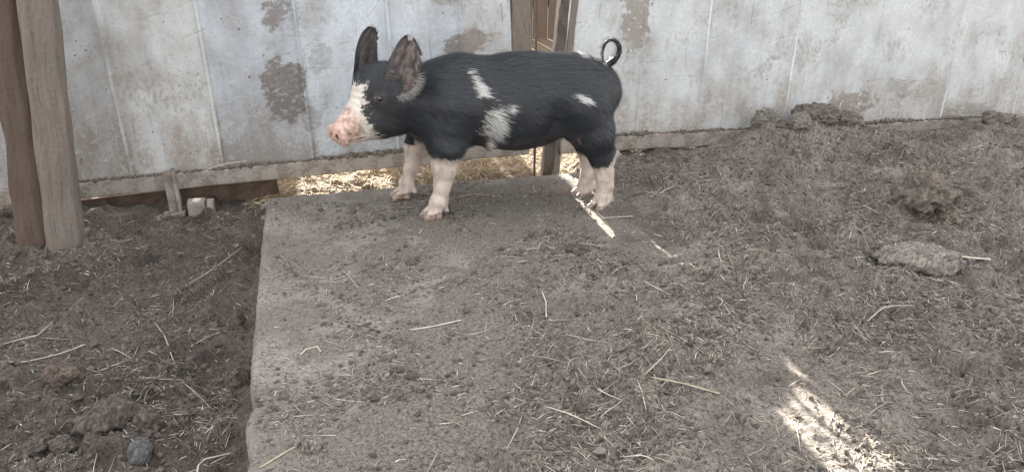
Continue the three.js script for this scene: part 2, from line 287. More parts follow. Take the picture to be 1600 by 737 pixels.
// one folded sheet: laps over its right-hand neighbour with a rolled lip
function panelGeo(xa, xb, ya, yb, ox, X0, X1, Y0, Hh, seed, lip = 0.011) {
  const lap = 0.018, w = xb - xa, cols = [];
  for (let i = 0; i <= 18; i++) cols.push([xa + (w) * i / 18, 0.010 * i / 18]);
  cols.push([xb + lap * 0.15, 0.010 + lip * 0.55], [xb + lap * 0.45, 0.010 + lip], [xb + lap * 0.8, 0.010 + lip * 0.75], [xb + lap, 0.008]);
  const ny = 44, front = (u, v, dz) => {
    const k = u * (cols.length - 1), i = Math.round(k), [x, z] = cols[i], y = mix(ya, yb, v);
    const cr = 0.005 * Math.exp(-(((x - xa - w * 0.5) / 0.012) ** 2));
    const dent = 0.010 * fbm(x * 3.2, y * 2.6, 2, seed) + 0.0035 * fbm(x * 12, y * 9, 2, seed + 3);
    return [x - ox, y, z + cr + dent + dz];
  };
  const uv = (u, v, p) => [(p[0] + ox - X0) / (X1 - X0), (p[1] - Y0) / Hh];
  const f = sheet(cols.length - 1, ny, (u, v) => front(u, v, 0), uv), b = sheet(cols.length - 1, ny, (u, v) => front(1 - u, v, -0.002), uv);
  return mergeGeometries([f, b]);
}
const TOP = 1.5;
{ // left leaf
  const X0 = -1.42, X1 = 0.86, Y0 = -0.02, HH = 0.86;
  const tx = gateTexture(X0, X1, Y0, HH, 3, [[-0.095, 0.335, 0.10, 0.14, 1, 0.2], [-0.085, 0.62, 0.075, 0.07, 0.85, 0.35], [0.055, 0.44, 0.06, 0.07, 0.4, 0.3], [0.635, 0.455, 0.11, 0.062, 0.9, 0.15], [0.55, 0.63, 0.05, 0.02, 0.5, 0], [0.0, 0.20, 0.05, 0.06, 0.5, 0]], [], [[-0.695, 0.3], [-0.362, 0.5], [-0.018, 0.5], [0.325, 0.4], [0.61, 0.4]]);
  const mat = new THREE.MeshStandardMaterial({ map: tx, roughness: 0.55, metalness: 0.18, bumpMap: grainBump, bumpScale: 0.0004 });
  const g = new THREE.Group(), ox = -0.2; g.position.set(ox, 0, WALL); g.rotation.z = 0.0235;
  const tints = [[0.92, 0.92, 0.92], [0.96, 0.96, 0.95], [0.86, 0.88, 0.92], [0.90, 0.90, 0.90], [1.0, 0.995, 0.98], [0.86, 0.89, 0.94], [0.96, 1.0, 1.05], [0.92, 0.95, 1.0], [1.0, 1.0, 1.0]].map((t) => { const m = mat.clone(); m.color.setRGB(...t); return m; });
  const ed = [-2.10, -1.75, -1.40, -1.05, -0.705, -0.372, -0.028, 0.315, 0.60, 0.80];
  for (let i = 0; i < ed.length - 1; i++) mesh('sheet_panel', panelGeo(ed[i], ed[i + 1], 0.03, TOP, ox, X0, X1, Y0, HH, 10 + i), tints[i], g);
  mesh('bottom_rail', bar([-1.9, 0.0145, 0.022], [1.075, 0.0145, 0.022], 0.062, 0.042, { seed: 2, rough: 0.003, n: 90, sub: 3, round: 0.005 }), M.mud, g);
  mesh('rail_batten', bar([-1.9, 0.055, -0.02], [1.08, 0.055, -0.02], 0.05, 0.03, { seed: 5 }), M.wood, g);
  mesh('edge_board', bar([1.054, 0.03, 0.018], [1.054, TOP, 0.018], 0.076, 0.024, { seed: 7, rough: 0.004, sub: 5 }), M.wood, g);
  mesh('top_rail', bar([-1.9, TOP - 0.03, 0.03], [1.02, TOP - 0.03, 0.03], 0.06, 0.03, { seed: 9 }), M.wood, g);
  thing(g, 'sheet_metal_gate', 'dented grey sheet metal gate with big brown mud stain, behind the pig\'s head', 'gate', 'two leaves of the sheet metal gate');
}
{ // right leaf
  const X0 = 0.98, X1 = 3.9, Y0 = -0.06, HH = 0.86;
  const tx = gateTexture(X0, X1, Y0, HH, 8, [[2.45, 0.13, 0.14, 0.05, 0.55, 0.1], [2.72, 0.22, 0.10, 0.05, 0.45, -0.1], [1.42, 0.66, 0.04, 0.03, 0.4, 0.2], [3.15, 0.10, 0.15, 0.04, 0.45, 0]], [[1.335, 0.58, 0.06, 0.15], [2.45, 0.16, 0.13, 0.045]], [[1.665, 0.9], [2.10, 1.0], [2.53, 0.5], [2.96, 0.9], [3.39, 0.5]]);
  const mat = new THREE.MeshStandardMaterial({ map: tx, roughness: 0.55, metalness: 0.18, bumpMap: grainBump, bumpScale: 0.0004 });
  const g = new THREE.Group(), ox = 1.3; g.position.set(ox, 0, WALL); g.rotation.z = -0.021;
  const ed = [0.995, 1.36, 1.655, 2.09, 2.52, 2.95, 3.38, 3.85];
  for (let i = 0; i < ed.length - 1; i++) mesh('sheet_panel', panelGeo(ed[i], ed[i + 1], 0.03, TOP, ox, X0, X1, Y0, HH, 30 + i, 0.008), mat, g);
  mesh('bottom_rail', bar([-0.285, 0.027, 0.022], [2.5, 0.027, 0.022], 0.066, 0.04, { seed: 12, rough: 0.003, n: 100, sub: 3, round: 0.005 }), M.mud, g);
  mesh('edge_board', bar([-0.235, 0.062, -0.01], [-0.235, TOP, -0.01], 0.06, 0.02, { seed: 15, rough: 0.003, sub: 4 }), M.wood, g);
  mesh('top_rail', bar([-0.2, TOP - 0.03, 0.034], [2.5, TOP - 0.03, 0.034], 0.06, 0.03, { seed: 19 }), M.wood, g);
  thing(g, 'sheet_metal_gate', 'pale grey sheet metal gate with flaking patch beside the pig\'s tail', 'gate', 'two leaves of the sheet metal gate');
}
{ // leaning iron post with batten, in the gap between the leaves
  const g = new THREE.Group(); g.position.set(0.957, -0.14, WALL - 0.005);
  const tip = [0.155, 1.72, 0];
  mesh('angle_iron', bar([0, -0.1, 0], tip, 0.042, 0.02, { seed: 3, rough: 0.002, n: 40 }), M.iron, g);
  mesh('angle_flange', bar([-0.018, -0.1, -0.02], [tip[0] - 0.018, tip[1], -0.02], 0.007, 0.03, { seed: 4, rough: 0.001, n: 40 }), M.iron, g);
  mesh('batten', bar([0.037, -0.1, 0.004], [tip[0] + 0.042, tip[1], 0.004], 0.030, 0.026, { seed: 6, rough: 0.003, n: 40 }), M.wood, g);
  thing(g, 'iron_post', 'dark leaning angle iron post with a timber batten between the two gate leaves', 'post');
  const r = mesh('rod', bar([0, -0.1, 0], [-0.002, 1.5, 0], 0.010, 0.010, { seed: 8, round: 0.0045, rough: 0.0008, n: 50 }), M.rust); r.position.set(0.914, -0.05, WALL - 0.01);
  thing(r, 'iron_rod', 'thin rusty rod standing in the gap left of the iron post', 'rod');
}
{ // foot bracket, rusted bar and broken block under the left leaf
  const g = new THREE.Group(); g.position.set(-0.555, -0.125, WALL + 0.045);
  mesh('strut', bar([-0.008, 0.008, 0], [-0.008, 0.175, -0.004], 0.034, 0.012, { seed: 21, rough: 0.002 }), M.mud, g);
  mesh('flange', bar([0.020, 0.008, 0.012], [0.014, 0.185, 0.012], 0.012, 0.034, { seed: 22, rough: 0.002 }), M.mud, g);
  mesh('foot_plate', bar([-0.045, 0.004, 0.012], [0.036, 0.010, 0.012], 0.016, 0.05, { seed: 23, rough: 0.002, side: [0, 1, 0] }), M.mud, g);
  thing(g, 'gate_foot', 'mud covered steel foot bracket under the gate rail near the posts', 'bracket');
  const b = mesh('b', bar([-0.50, -0.022, 0], [0.27, 0.014, -0.01], 0.085, 0.02, { seed: 25, rough: 0.002 }), M.rust); b.position.set(-0.44, -0.088, WALL - 0.05);
  thing(b, 'rusty_bar', 'red brown rusted flat bar lying behind the gate rail', 'bar');
  const k = new THREE.Group(); k.position.set(-0.462, -0.145, WALL + 0.055);
  mesh('block', bar([-0.045, 0.04, 0], [0.02, 0.04, 0], 0.075, 0.06, { seed: 27, rough: 0.006, n: 12, sub: 4, round: 0.008 }), M.mud, k);
  mesh('block_piece', bar([0.024, 0.036, -0.004], [0.05, 0.036, -0.004], 0.07, 0.05, { seed: 28, rough: 0.006, n: 8, sub: 4, round: 0.008 }), M.mud, k);
  thing(k, 'broken_block', 'broken masonry block beside the gate foot bracket', 'block');
}
// ---------------------------------------------------------------- timber posts at the left
{
  const p = mesh('p', bar([0, -0.2, 0], [0.192, 1.7, 0.02], 0.098, 0.095, { seed: 41, rough: 0.006, n: 90, sub: 8, round: 0.02, corner: 4, wave: 0.04 }), M.wood);
  p.position.set(-0.893, -0.1, -2.83); thing(p, 'timber_post', 'pale weathered square timber post at the left, nearer the pig', 'post', 'timber posts');
  const q = mesh('q', bar([-0.01, -0.2, 0], [0.175, 1.7, 0], 0.118, 0.10, { seed: 47, rough: 0.010, n: 90, sub: 8, round: 0.045, corner: 6, wave: 0.10 }), new THREE.MeshStandardMaterial({ map: woodTex, bumpMap: woodTex, bumpScale: 0.003, color: new THREE.Color(0.60, 0.50, 0.45), roughness: 0.9 }));
  q.position.set(-0.985, -0.1, -2.87); thing(q, 'timber_post', 'dark rounded timber post at the left edge behind the square one', 'post', 'timber posts');
}
// ---------------------------------------------------------------- added plank fence behind the gates
{
  const g = new THREE.Group(); g.position.set(1.2, -0.05, -6.3); const R = mul(77);
  const boards = [[-2.9, -0.10], [0.30, 0.96], [1.4, 4.2]];
  for (const [a, b] of boards) for (let x = a; x < b - 0.02; x += 0.128) mesh('plank', bar([x + 0.06 - 1.2, -0.1, 0.012 * (R() - 0.5)], [x + 0.06 - 1.2 + 0.01 * (R() - 0.5), 1.5 + 0.08 * R(), 0], 0.122, 0.022, { seed: Math.floor(x * 10), n: 6, side: [1, 0, 0] }), M.oldWood, g);
  for (const y of [0.30, 0.78]) mesh('rail', bar([-4.4, y, -0.05], [3.0, y, -0.05], 0.07, 0.04, { seed: 3, n: 10 }), M.oldWood, g);
  thing(g, 'added_shade_fence', 'added brown plank fence behind the gates, with open stretches to pass the sun', 'fence');
}
//@PIG
// ---------------------------------------------------------------- the pig: one field of joined shapes, meshed
{
  const V = (x, y, z) => [x, y, z];
  const PSI = 38 * Math.PI / 180, HC = [0.435, -0.02], cp = Math.cos(PSI), sp = Math.sin(PSI);
  const toHead = (x, y, z) => [(x - HC[0]) * cp - (z - HC[1]) * sp, y, (x - HC[0]) * sp + (z - HC[1]) * cp];
  const fromHead = (a, y, r) => [HC[0] + a * cp + r * sp, y, HC[1] - a * sp + r * cp];
  const cap = (a, b, ra, rb) => { const bx = b[0] - a[0], by = b[1] - a[1], bz = b[2] - a[2], q = 1 / (bx * bx + by * by + bz * bz); return (x, y, z) => { x -= a[0]; y -= a[1]; z -= a[2]; const t = clamp((x * bx + y * by + z * bz) * q); return Math.hypot(x - t * bx, y - t * by, z - t * bz) - (ra + (rb - ra) * t); }; };
  const ell = (c, r, rot = 0) => { const cr = Math.cos(rot), sr = Math.sin(rot); return (x, y, z) => { x -= c[0]; y -= c[1]; z -= c[2]; const X = x * cr + y * sr, Y = -x * sr + y * cr; const k0 = Math.hypot(X / r[0], Y / r[1], z / r[2]), k1 = Math.hypot(X / (r[0] * r[0]), Y / (r[1] * r[1]), z / (r[2] * r[2])); return k1 < 1e-6 ? -Math.min(...r) : k0 * (k0 - 1) / k1; }; };
  const smin = (a, b, k) => { const h = Math.max(k - Math.abs(a - b), 0) / k; return Math.min(a, b) - h * h * k * 0.25; };
  const smax = (a, b, k) => -smin(-a, -b, k);
  const blend = (list, k) => (x, y, z) => { let d = list[0](x, y, z); for (let i = 1; i < list.length; i++) d = smin(d, list[i](x, y, z), k); return d; };

  const torso = blend([
    ell(V(-0.225, 0.415, 0), [0.145, 0.118, 0.118], 0.10), ell(V(-0.03, 0.40, 0), [0.25, 0.146, 0.124]), ell(V(0.18, 0.392, 0), [0.135, 0.138, 0.118]),
    ell(V(0.01, 0.342, 0), [0.20, 0.112, 0.122]), ell(V(-0.03, 0.30, 0), [0.11, 0.068, 0.08]), cap(V(0.2, 0.40, -0.005), V(0.375, 0.408, -0.02), 0.128, 0.094), ell(V(0.27, 0.33, 0), [0.085, 0.09, 0.09]),
  ], 0.06);
  // [joints with radii] for each leg, toe heading
  const legs = [
    { j: [[0.205, 0.385, -0.088, 0.072], [0.232, 0.262, -0.098, 0.060], [0.238, 0.190, -0.092, 0.0455], [0.252, 0.122, -0.088, 0.0325], [0.264, 0.062, -0.086, 0.0345], [0.277, 0.036, -0.086, 0.031]], toe: [0.92, -0.38] },
    { j: [[0.24, 0.385, 0.085, 0.072], [0.315, 0.262, 0.10, 0.054], [0.342, 0.205, 0.108, 0.0425], [0.360, 0.120, 0.115, 0.031], [0.378, 0.062, 0.12, 0.031], [0.388, 0.036, 0.121, 0.028]], toe: [0.95, -0.3] },
    { j: [[-0.22, 0.385, -0.082, 0.092], [-0.262, 0.285, -0.086, 0.071], [-0.296, 0.205, -0.082, 0.0475], [-0.309, 0.142, -0.075, 0.0375], [-0.316, 0.090, -0.068, 0.0325], [-0.312, 0.050, -0.064, 0.0335], [-0.306, 0.034, -0.064, 0.031]], toe: [0.75, -0.66], hind: 1 },
    { j: [[-0.22, 0.385, 0.082, 0.092], [-0.235, 0.285, 0.086, 0.070], [-0.272, 0.205, 0.080, 0.045], [-0.282, 0.142, 0.072, 0.035], [-0.282, 0.090, 0.066, 0.0305], [-0.276, 0.050, 0.064, 0.031], [-0.272, 0.034, 0.064, 0.029]], toe: [0.88, -0.45], hind: 1 },
  ];
  const legF = legs.map(({ j, toe, hind }) => {
    for (const q of j) q[3] -= 0.0075 * sst(0.26, 0.15, q[1]);
    const segs = []; for (let i = 0; i < j.length - 1; i++) segs.push(cap(j[i], j[i + 1], j[i][3], j[i + 1][3]));
    const main = blend(segs, 0.02), e = j.at(-1), [tx, tz] = toe, nx = -tz, nz = tx;
    if (hind) segs.push(ell(V(j[2][0] - 0.022, j[2][1] + 0.008, j[2][2]), [0.026, 0.03, 0.022]));
    const cl = [-1, 1].map((s) => blend([cap([e[0] + nx * s * 0.0145, 0.036, e[2] + nz * s * 0.0145], [e[0] + tx * 0.038 + nx * s * 0.0175, 0.016, e[2] + tz * 0.038 + nz * s * 0.0175], 0.0165, 0.0125), cap([e[0] - tx * 0.006 + nx * s * 0.0165, 0.014, e[2] - tz * 0.006 + nz * s * 0.0165], [e[0] + tx * 0.041 + nx * s * 0.0180, 0.010, e[2] + tz * 0.041 + nz * s * 0.0180], 0.0125, 0.0095)], 0.008));
    const dew = [-1, 1].map((s) => cap([e[0] - tx * 0.022 + nx * s * 0.018, 0.056, e[2] - tz * 0.022 + nz * s * 0.018], [e[0] - tx * 0.034 + nx * s * 0.022, 0.030, e[2] - tz * 0.034 + nz * s * 0.022], 0.0115, 0.007));
    return (x, y, z) => { if (y > 0.13) return main(x, y, z); let d = main(x, y, z); const c = Math.min(cl[0](x, y, z), cl[1](x, y, z)); d = y < 0.03 ? smin(Math.max(d, 0.032 - y), c, 0.007) : smin(Math.max(d, 0.032 - y), c, 0.010); return smin(d, Math.min(dew[0](x, y, z), dew[1](x, y, z)), 0.007); };
  });
  const skull = blend([
    ell(V(0.0, 0.432, 0), [0.098, 0.086, 0.084]), ell(V(0.02, 0.462, 0), [0.072, 0.052, 0.064], -0.5), cap(V(0.03, 0.415, 0), V(0.125, 0.350, 0), 0.064, 0.037), cap(V(0.10, 0.366, 0), V(0.168, 0.324, 0), 0.036, 0.0285),
    cap(V(-0.005, 0.345, -0.035), V(0.055, 0.335, -0.028), 0.060, 0.042), cap(V(-0.005, 0.345, 0.035), V(0.055, 0.335, 0.028), 0.060, 0.042),
  ], 0.035);
  const jaw = cap(V(0.015, 0.322, 0), V(0.138, 0.298, 0), 0.050, 0.0185);
  // snout disc faces forward and a little down
  const sd = [Math.cos(0.22), -Math.sin(0.22)], sc = [0.184, 0.315];
  const disc = (a, y, r) => { const u = (a - sc[0]) * sd[0] + (y - sc[1]) * sd[1], v = -(a - sc[0]) * sd[1] + (y - sc[1]) * sd[0]; const q = Math.hypot(r / 1.16, v + 0.004) - 0.0305 - 0.004 * Math.abs(r) / 0.03 - 0.003 * clamp(v / 0.02, -0.6, 1); const w = Math.abs(u + 0.25 * v * v / 0.03) - 0.0045; return Math.min(Math.max(q, w), 0) + Math.hypot(Math.max(q, 0), Math.max(w, 0)) - 0.005; };
  const nost = [-1, 1].map((s) => (a, y, r) => { const u = (a - sc[0]) * sd[0] + (y - sc[1]) * sd[1], v = -(a - sc[0]) * sd[1] + (y - sc[1]) * sd[0]; return Math.hypot((u - 0.012) / 1.8, (v - 0.002) / 1.15, r - s * 0.0150) - 0.0078; });
  const eyeAt = [-1, 1].map((s) => { let r = 0.14; const f = (q) => { const p = fromHead(0.060, 0.426, s * q); return Math.min(smin(skull(0.060, 0.426, s * q), torso(...p), 0.045), 1); }; while (r > 0.03 && f(r) > 0) r -= 0.0005; return [0.060, 0.426, s * (r - 0.0065)]; });
  const lids = eyeAt.map((e, i) => { const s = i ? 1 : -1; return (a, y, r) => Math.min(cap([e[0] + 0.015, e[1] - 0.001, e[2] - s * 0.006], [e[0] - 0.013, e[1] + 0.009, e[2] + s * 0.003], 0.0055, 0.0065)(a, y, r), cap([e[0] + 0.013, e[1] - 0.008, e[2] - s * 0.006], [e[0] - 0.014, e[1] - 0.007, e[2] + s * 0.002], 0.005, 0.006)(a, y, r)); });
  const head = (x, y, z) => {
    const [a, , r] = toHead(x, y, z); let d = smin(skull(a, y, r), jaw(a, y, r), 0.022); d = smin(d, disc(a, y, r), 0.007);
    for (let i = 0; i < 2; i++) { const e = eyeAt[i]; const q = Math.hypot(a - e[0], y - e[1], r - e[2]); if (q < 0.05) { d = smax(d, 0.0125 - q, 0.006); d = smin(d, lids[i](a, y, r), 0.008); } }
    const m = Math.hypot((a - 0.12), (y - 0.297)) ; // mouth line
    if (a > 0.05 && y < 0.34) d = smax(d, 0.0016 - Math.abs(y - (0.296 - 0.12 * (a - 0.11))) - 0.5 * Math.max(0, 0.10 - a), 0.003);
    for (const f of nost) d = smax(d, -f(a, y, r), 0.004);
    // wrinkles over the snout
    if (a > 0.07) d += 0.0016 * Math.sin((a * 0.75 - y * 0.55) * 330 + 2.5 * n3(a * 40, y * 40, r * 40)) * sst(0.08, 0.12, a) * sst(0.172, 0.16, a) * (y > 0.31 ? 1 : 0.3);
    return d;
  };
  const bits = [ell(V(-0.045, 0.242, 0), [0.045, 0.02, 0.022]), ell(V(0.085, 0.250, -0.045), [0.016, 0.026, 0.016]), cap(V(-0.13, 0.30, -0.07), V(-0.20, 0.33, -0.085), 0.03, 0.05)];
  const field = (x, y, z) => {
    let d = torso(x, y, z);
    if (y < 0.5) for (let i = 0; i < 4; i++) d = smin(d, legF[i](x, y, z), y > 0.2 ? 0.05 : 0.03);
    if (x > 0.22) d = smin(d, head(x, y, z), 0.045);
    // creases behind the shoulder, before the ham and behind the jowl
    const az = Math.abs(z); d += (0.0075 * Math.exp(-(((x - 0.105 - 0.25 * (y - 0.35)) / 0.022) ** 2)) * sst(0.50, 0.40, y) + 0.007 * Math.exp(-(((x + 0.125 + 0.35 * (y - 0.35)) / 0.026) ** 2)) * sst(0.47, 0.38, y) + 0.006 * Math.exp(-(((x - 0.355 + 0.1 * (y - 0.4)) / 0.016) ** 2)) * sst(0.5, 0.44, y)) * sst(0.03, 0.07, az);
    if (y < 0.4 && y > 0.18) for (const b of bits) d = smin(d, b(x, y, z), 0.02);
    d += 0.0035 * n3(x * 13, y * 13, z * 13) + 0.0010 * n3(x * 60, y * 60, z * 60);
    return d;
  };
  // surface nets
  const h = 0.0034, lo = [-0.40, -0.012, -0.20], n = [312, 170, 120].map((v) => v - v % 5 + 1);
  const at = (i, j, k) => (k * n[1] + j) * n[0] + i, F = new Float32Array(n[0] * n[1] * n[2]);
  for (let k = 0; k < n[2]; k += 5) for (let j = 0; j < n[1]; j += 5) for (let i = 0; i < n[0]; i += 5) {
    const c = field(lo[0] + (i + 2) * h, lo[1] + (j + 2) * h, lo[2] + (k + 2) * h), full = Math.abs(c) < 5 * h * 1.9;
    for (let kk = k; kk < Math.min(k + 5, n[2]); kk++) for (let jj = j; jj < Math.min(j + 5, n[1]); jj++) for (let ii = i; ii < Math.min(i + 5, n[0]); ii++) F[at(ii, jj, kk)] = full ? field(lo[0] + ii * h, lo[1] + jj * h, lo[2] + kk * h) : c;
  }
  const P = [], I = [], id = new Int32Array(F.length).fill(-1);
  const off = [[0, 0, 0], [1, 0, 0], [0, 1, 0], [1, 1, 0], [0, 0, 1], [1, 0, 1], [0, 1, 1], [1, 1, 1]], edges = [[0, 1], [2, 3], [4, 5], [6, 7], [0, 2], [1, 3], [4, 6], [5, 7], [0, 4], [1, 5], [2, 6], [3, 7]];
  for (let k = 0; k < n[2] - 1; k++) for (let j = 0; j < n[1] - 1; j++) for (let i = 0; i < n[0] - 1; i++) {
    const c = off.map((o) => F[at(i + o[0], j + o[1], k + o[2])]); let s = 0; for (const v of c) s += v < 0 ? 1 : 0; if (s === 0 || s === 8) continue;
    let x = 0, y = 0, z = 0, m = 0; for (const [p, q] of edges) if ((c[p] < 0) !== (c[q] < 0)) { const t = c[p] / (c[p] - c[q]); x += mix(off[p][0], off[q][0], t); y += mix(off[p][1], off[q][1], t); z += mix(off[p][2], off[q][2], t); m++; }
    id[at(i, j, k)] = P.length / 3; P.push(lo[0] + (i + x / m) * h, lo[1] + (j + y / m) * h, lo[2] + (k + z / m) * h);
  }
  for (let k = 1; k < n[2] - 1; k++) for (let j = 1; j < n[1] - 1; j++) for (let i = 1; i < n[0] - 1; i++) {
    const a = F[at(i, j, k)] < 0;
    const quad = (b, q) => { if (a === b || q.some((v) => v < 0)) return; a ? I.push(q[0], q[1], q[2], q[0], q[2], q[3]) : I.push(q[0], q[2], q[1], q[0], q[3], q[2]); };
    quad(F[at(i + 1, j, k)] < 0, [id[at(i, j - 1, k - 1)], id[at(i, j, k - 1)], id[at(i, j, k)], id[at(i, j - 1, k)]]);
    quad(F[at(i, j + 1, k)] < 0, [id[at(i - 1, j, k - 1)], id[at(i - 1, j, k)], id[at(i, j, k)], id[at(i, j, k - 1)]]);
    quad(F[at(i, j, k + 1)] < 0, [id[at(i - 1, j - 1, k)], id[at(i, j - 1, k)], id[at(i, j, k)], id[at(i - 1, j, k)]]);
  }
  // coat pattern
  const BLACK = [0.023, 0.0265, 0.032], WHITE = [0.60, 0.55, 0.50], PINK = [0.60, 0.44, 0.38], SKIN = [0.58, 0.47, 0.42];
  const streak = (x, y, z) => 0.6 * fbm(x * 16 + z * 8, y * 130 + x * 40, 3, 5.5);
  const eyes3 = eyeAt.map((e) => fromHead(...e));
  function coat(x, y, z) {      // [colour, how white]
    let c = BLACK, w = 0;
    const put = (col, k) => { c = mix3(c, col, k); w = Math.max(w, k); };
    const s = streak(x, y, z), g = n3(x * 120, y * 120, z * 120);
    if (x > 0.34 && y > 0.22) {
      const [a, , r] = toHead(x, y, z);
      if (a > 0.02) {
        const j = 0.016 * g + 0.022 * s;
        const blaze = Math.min(0.470 - y, 0.030 + 0.10 * (0.468 - y) - Math.abs(r + 0.002) * 1.0 + 0.004, a - 0.05) + j;
        const muz = a - (0.064 + 0.50 * (y - 0.285)) + j;
        put(WHITE, sst(-0.004, 0.006, Math.max(blaze, muz)));
        put(mix3(PINK, [0.36, 0.26, 0.215], sst(-0.1, 0.35, n3(x * 70, y * 70, z * 70) + 0.3 * g)), sst(0.098, 0.135, a + 0.25 * (0.33 - y) + 0.5 * j) * w);
        if (a > 0.172) put(mix3([0.60, 0.41, 0.35], [0.43, 0.29, 0.24], sst(-0.2, 0.3, g)), 0.9);
        for (const f of nost) { const q = f(a, y, r); if (q < 0.002) put([0.22, 0.10, 0.085], sst(0.002, -0.001, q)); }
      }
    } else if (y < 0.28 && (x > 0.15 || x < -0.16)) {
      const lim = x > 0 ? (z < 0 ? 0.232 + 0.08 * (x - 0.24) : 0.245) : 0.172 + 0.05 * sst(-0.305, -0.345, x);
      const k = sst(-0.006, 0.012, lim - y + 0.016 * g + 0.03 * s);
      let col = mix3(mix3(WHITE, SKIN, 0.55), PINK, 0.25 * sst(-0.2, 0.4, g)); col = mix3(col, [0.37, 0.29, 0.245], 0.6 * sst(0.06, 0.42, n3(x * 45, y * 30, z * 45) + 0.45 * g + 0.3 * sst(0.11, 0.03, y)));
      put(col, k); if (y < 0.030) c = mix3(c, mix3([0.34, 0.255, 0.215], [0.16, 0.125, 0.105], sst(-0.3, 0.35, g)), sst(0.036, 0.026, y + 0.006 * g));
    }
    if (x > 0.38 && w < 0.3) for (const e of eyes3) { const q = Math.hypot(x - e[0], (y - e[1]) * 1.2, z - e[2]); if (q < 0.04) c = mix3(c, [0.075, 0.069, 0.068], 0.9 * sst(0.036, 0.016, q + 0.006 * g)); }
    // side patches (viewer's side)
    if (z < 0) {
      const px = x + 0.006 * g, py = y;
      const t1 = clamp((0.51 - py) / 0.085), cx = mix(0.152, 0.108, t1), w1 = mix(0.006, 0.019, t1);
      put(WHITE, 0.62 * sst(0.006, -0.005, Math.abs(px - cx) - w1 + 0.034 * s + (py > 0.512 || py < 0.425 ? 0.04 : 0)) );
      const q = Math.hypot((px - 0.072 - 0.15 * (0.35 - py)) / 0.040, (py - 0.335) / 0.062); put(WHITE, 0.62 * sst(1.2, 0.6, q + 2.0 * s + 0.4 * g));
      const q2 = Math.hypot((px - 0.022) / 0.014, (py - 0.388) / 0.013); put(WHITE, 0.5 * sst(1.1, 0.7, q2 + 0.8 * s));
      const q3 = Math.hypot((px + 0.212) / 0.026, (py - 0.420 - 0.2 * (px + 0.21)) / 0.012); put(WHITE, 0.62 * sst(1.2, 0.6, q3 + 2.0 * s + 0.4 * g));
      const q4 = Math.hypot((px - 0.088) / 0.014, (py - 0.250) / 0.024); if (q4 < 1.2) put(SKIN, sst(1.15, 0.9, q4));
    }
    if (y < 0.31 && y > 0.2 && x > -0.21 && x < 0.13) c = mix3(c, [0.17, 0.125, 0.115], 0.75 * sst(0.292, 0.262, y + 0.006 * g + 0.02 * s - 0.02 * sst(-0.10, -0.17, x)));
    return [c, w];
  }
  const nv = P.length / 3, C = new Float32Array(P.length), N = new Float32Array(P.length);
  for (let i = 0; i < nv; i++) {
    const x = P[i * 3], y = P[i * 3 + 1], z = P[i * 3 + 2], e = 0.002;
    const g = [field(x + e, y, z) - field(x - e, y, z), field(x, y + e, z) - field(x, y - e, z), field(x, y, z + e) - field(x, y, z - e)], l = Math.hypot(...g) || 1;
    N[i * 3] = g[0] / l; N[i * 3 + 1] = g[1] / l; N[i * 3 + 2] = g[2] / l; C.set(coat(x, y, z)[0], i * 3);
  }
  const body = new THREE.BufferGeometry();
  body.setAttribute('position', new THREE.Float32BufferAttribute(P, 3)); body.setAttribute('normal', new THREE.BufferAttribute(N, 3)); body.setAttribute('color', new THREE.BufferAttribute(C, 3)); body.setIndex(I);
  // ears: a curved blade between two edge curves, with thickness; inner face towards -z side
  function ear(L, Rr, deep, notch, inner, outer, seed) {
    const cl = new THREE.CatmullRomCurve3(L.map((p) => new THREE.Vector3(...p))), cr = new THREE.CatmullRomCurve3(Rr.map((p) => new THREE.Vector3(...p)));
    const nu = 44, nvv = 22, pts = [];
    for (let j = 0; j <= nu; j++) for (let i = 0; i <= nvv; i++) {
      const u = j / nu, v = i / nvv, a = cl.getPoint(u), b = cr.getPoint(u);
      let cut = 0; for (const [nu0, wd, dp] of notch) cut += dp * Math.exp(-(((u - nu0) / wd) ** 2));
      const vv = v * (1 - cut * v * v), p = a.lerp(b, vv), bow = deep * Math.pow(Math.sin(Math.PI * Math.min(1, vv * 0.98 + 0.01)), 0.8) * (1 - 0.75 * u * u);
      p.z += bow; p.x -= bow * 0.35; p.z += 0.006 * Math.sin(v * 9 + u * 4 + seed) * sst(0.95, 0.5, u) * sst(0, 0.2, v) + 0.004 * n3(u * 5, v * 5, seed);
      pts.push(p);
    }
    const at2 = (i, j) => pts[j * (nvv + 1) + i], PP = [], NN = [], CC = [], II = [];
    for (const side of [1, -1]) for (let j = 0; j <= nu; j++) for (let i = 0; i <= nvv; i++) {
      const du = at2(Math.min(i + 1, nvv), j).clone().sub(at2(Math.max(i - 1, 0), j)), dv = at2(i, Math.min(j + 1, nu)).clone().sub(at2(i, Math.max(j - 1, 0)));
      const nn = du.cross(dv).normalize(); if (nn.z > 0) nn.negate();
      const rim = Math.min(i, nvv - i, (nu - j) * 0.5) / 3, th = 0.0042 * Math.sqrt(clamp(rim + 0.05)), p = at2(i, j).clone().addScaledVector(nn, side * th);
      PP.push(p.x, p.y, p.z); NN.push(nn.x * side, nn.y * side, nn.z * side);
      const q = n3(p.x * 60, p.y * 60, seed), k = fbm(i / nvv * 7, j / nu * 2.2, 3, seed); let col = side > 0 ? mix3(inner[0], inner[1], sst(-0.25, 0.3, k + 0.4 * q)) : outer;
      if (rim < 0.7) col = mix3(col, [0.05, 0.05, 0.052], 0.7); CC.push(...col);
    }
    const M2 = (nu + 1) * (nvv + 1);
    for (let j = 0; j < nu; j++) for (let i = 0; i < nvv; i++) { const a = j * (nvv + 1) + i, b = a + 1, c = a + nvv + 1, d = c + 1; II.push(a, b, d, a, d, c, M2 + a, M2 + d, M2 + b, M2 + a, M2 + c, M2 + d); }
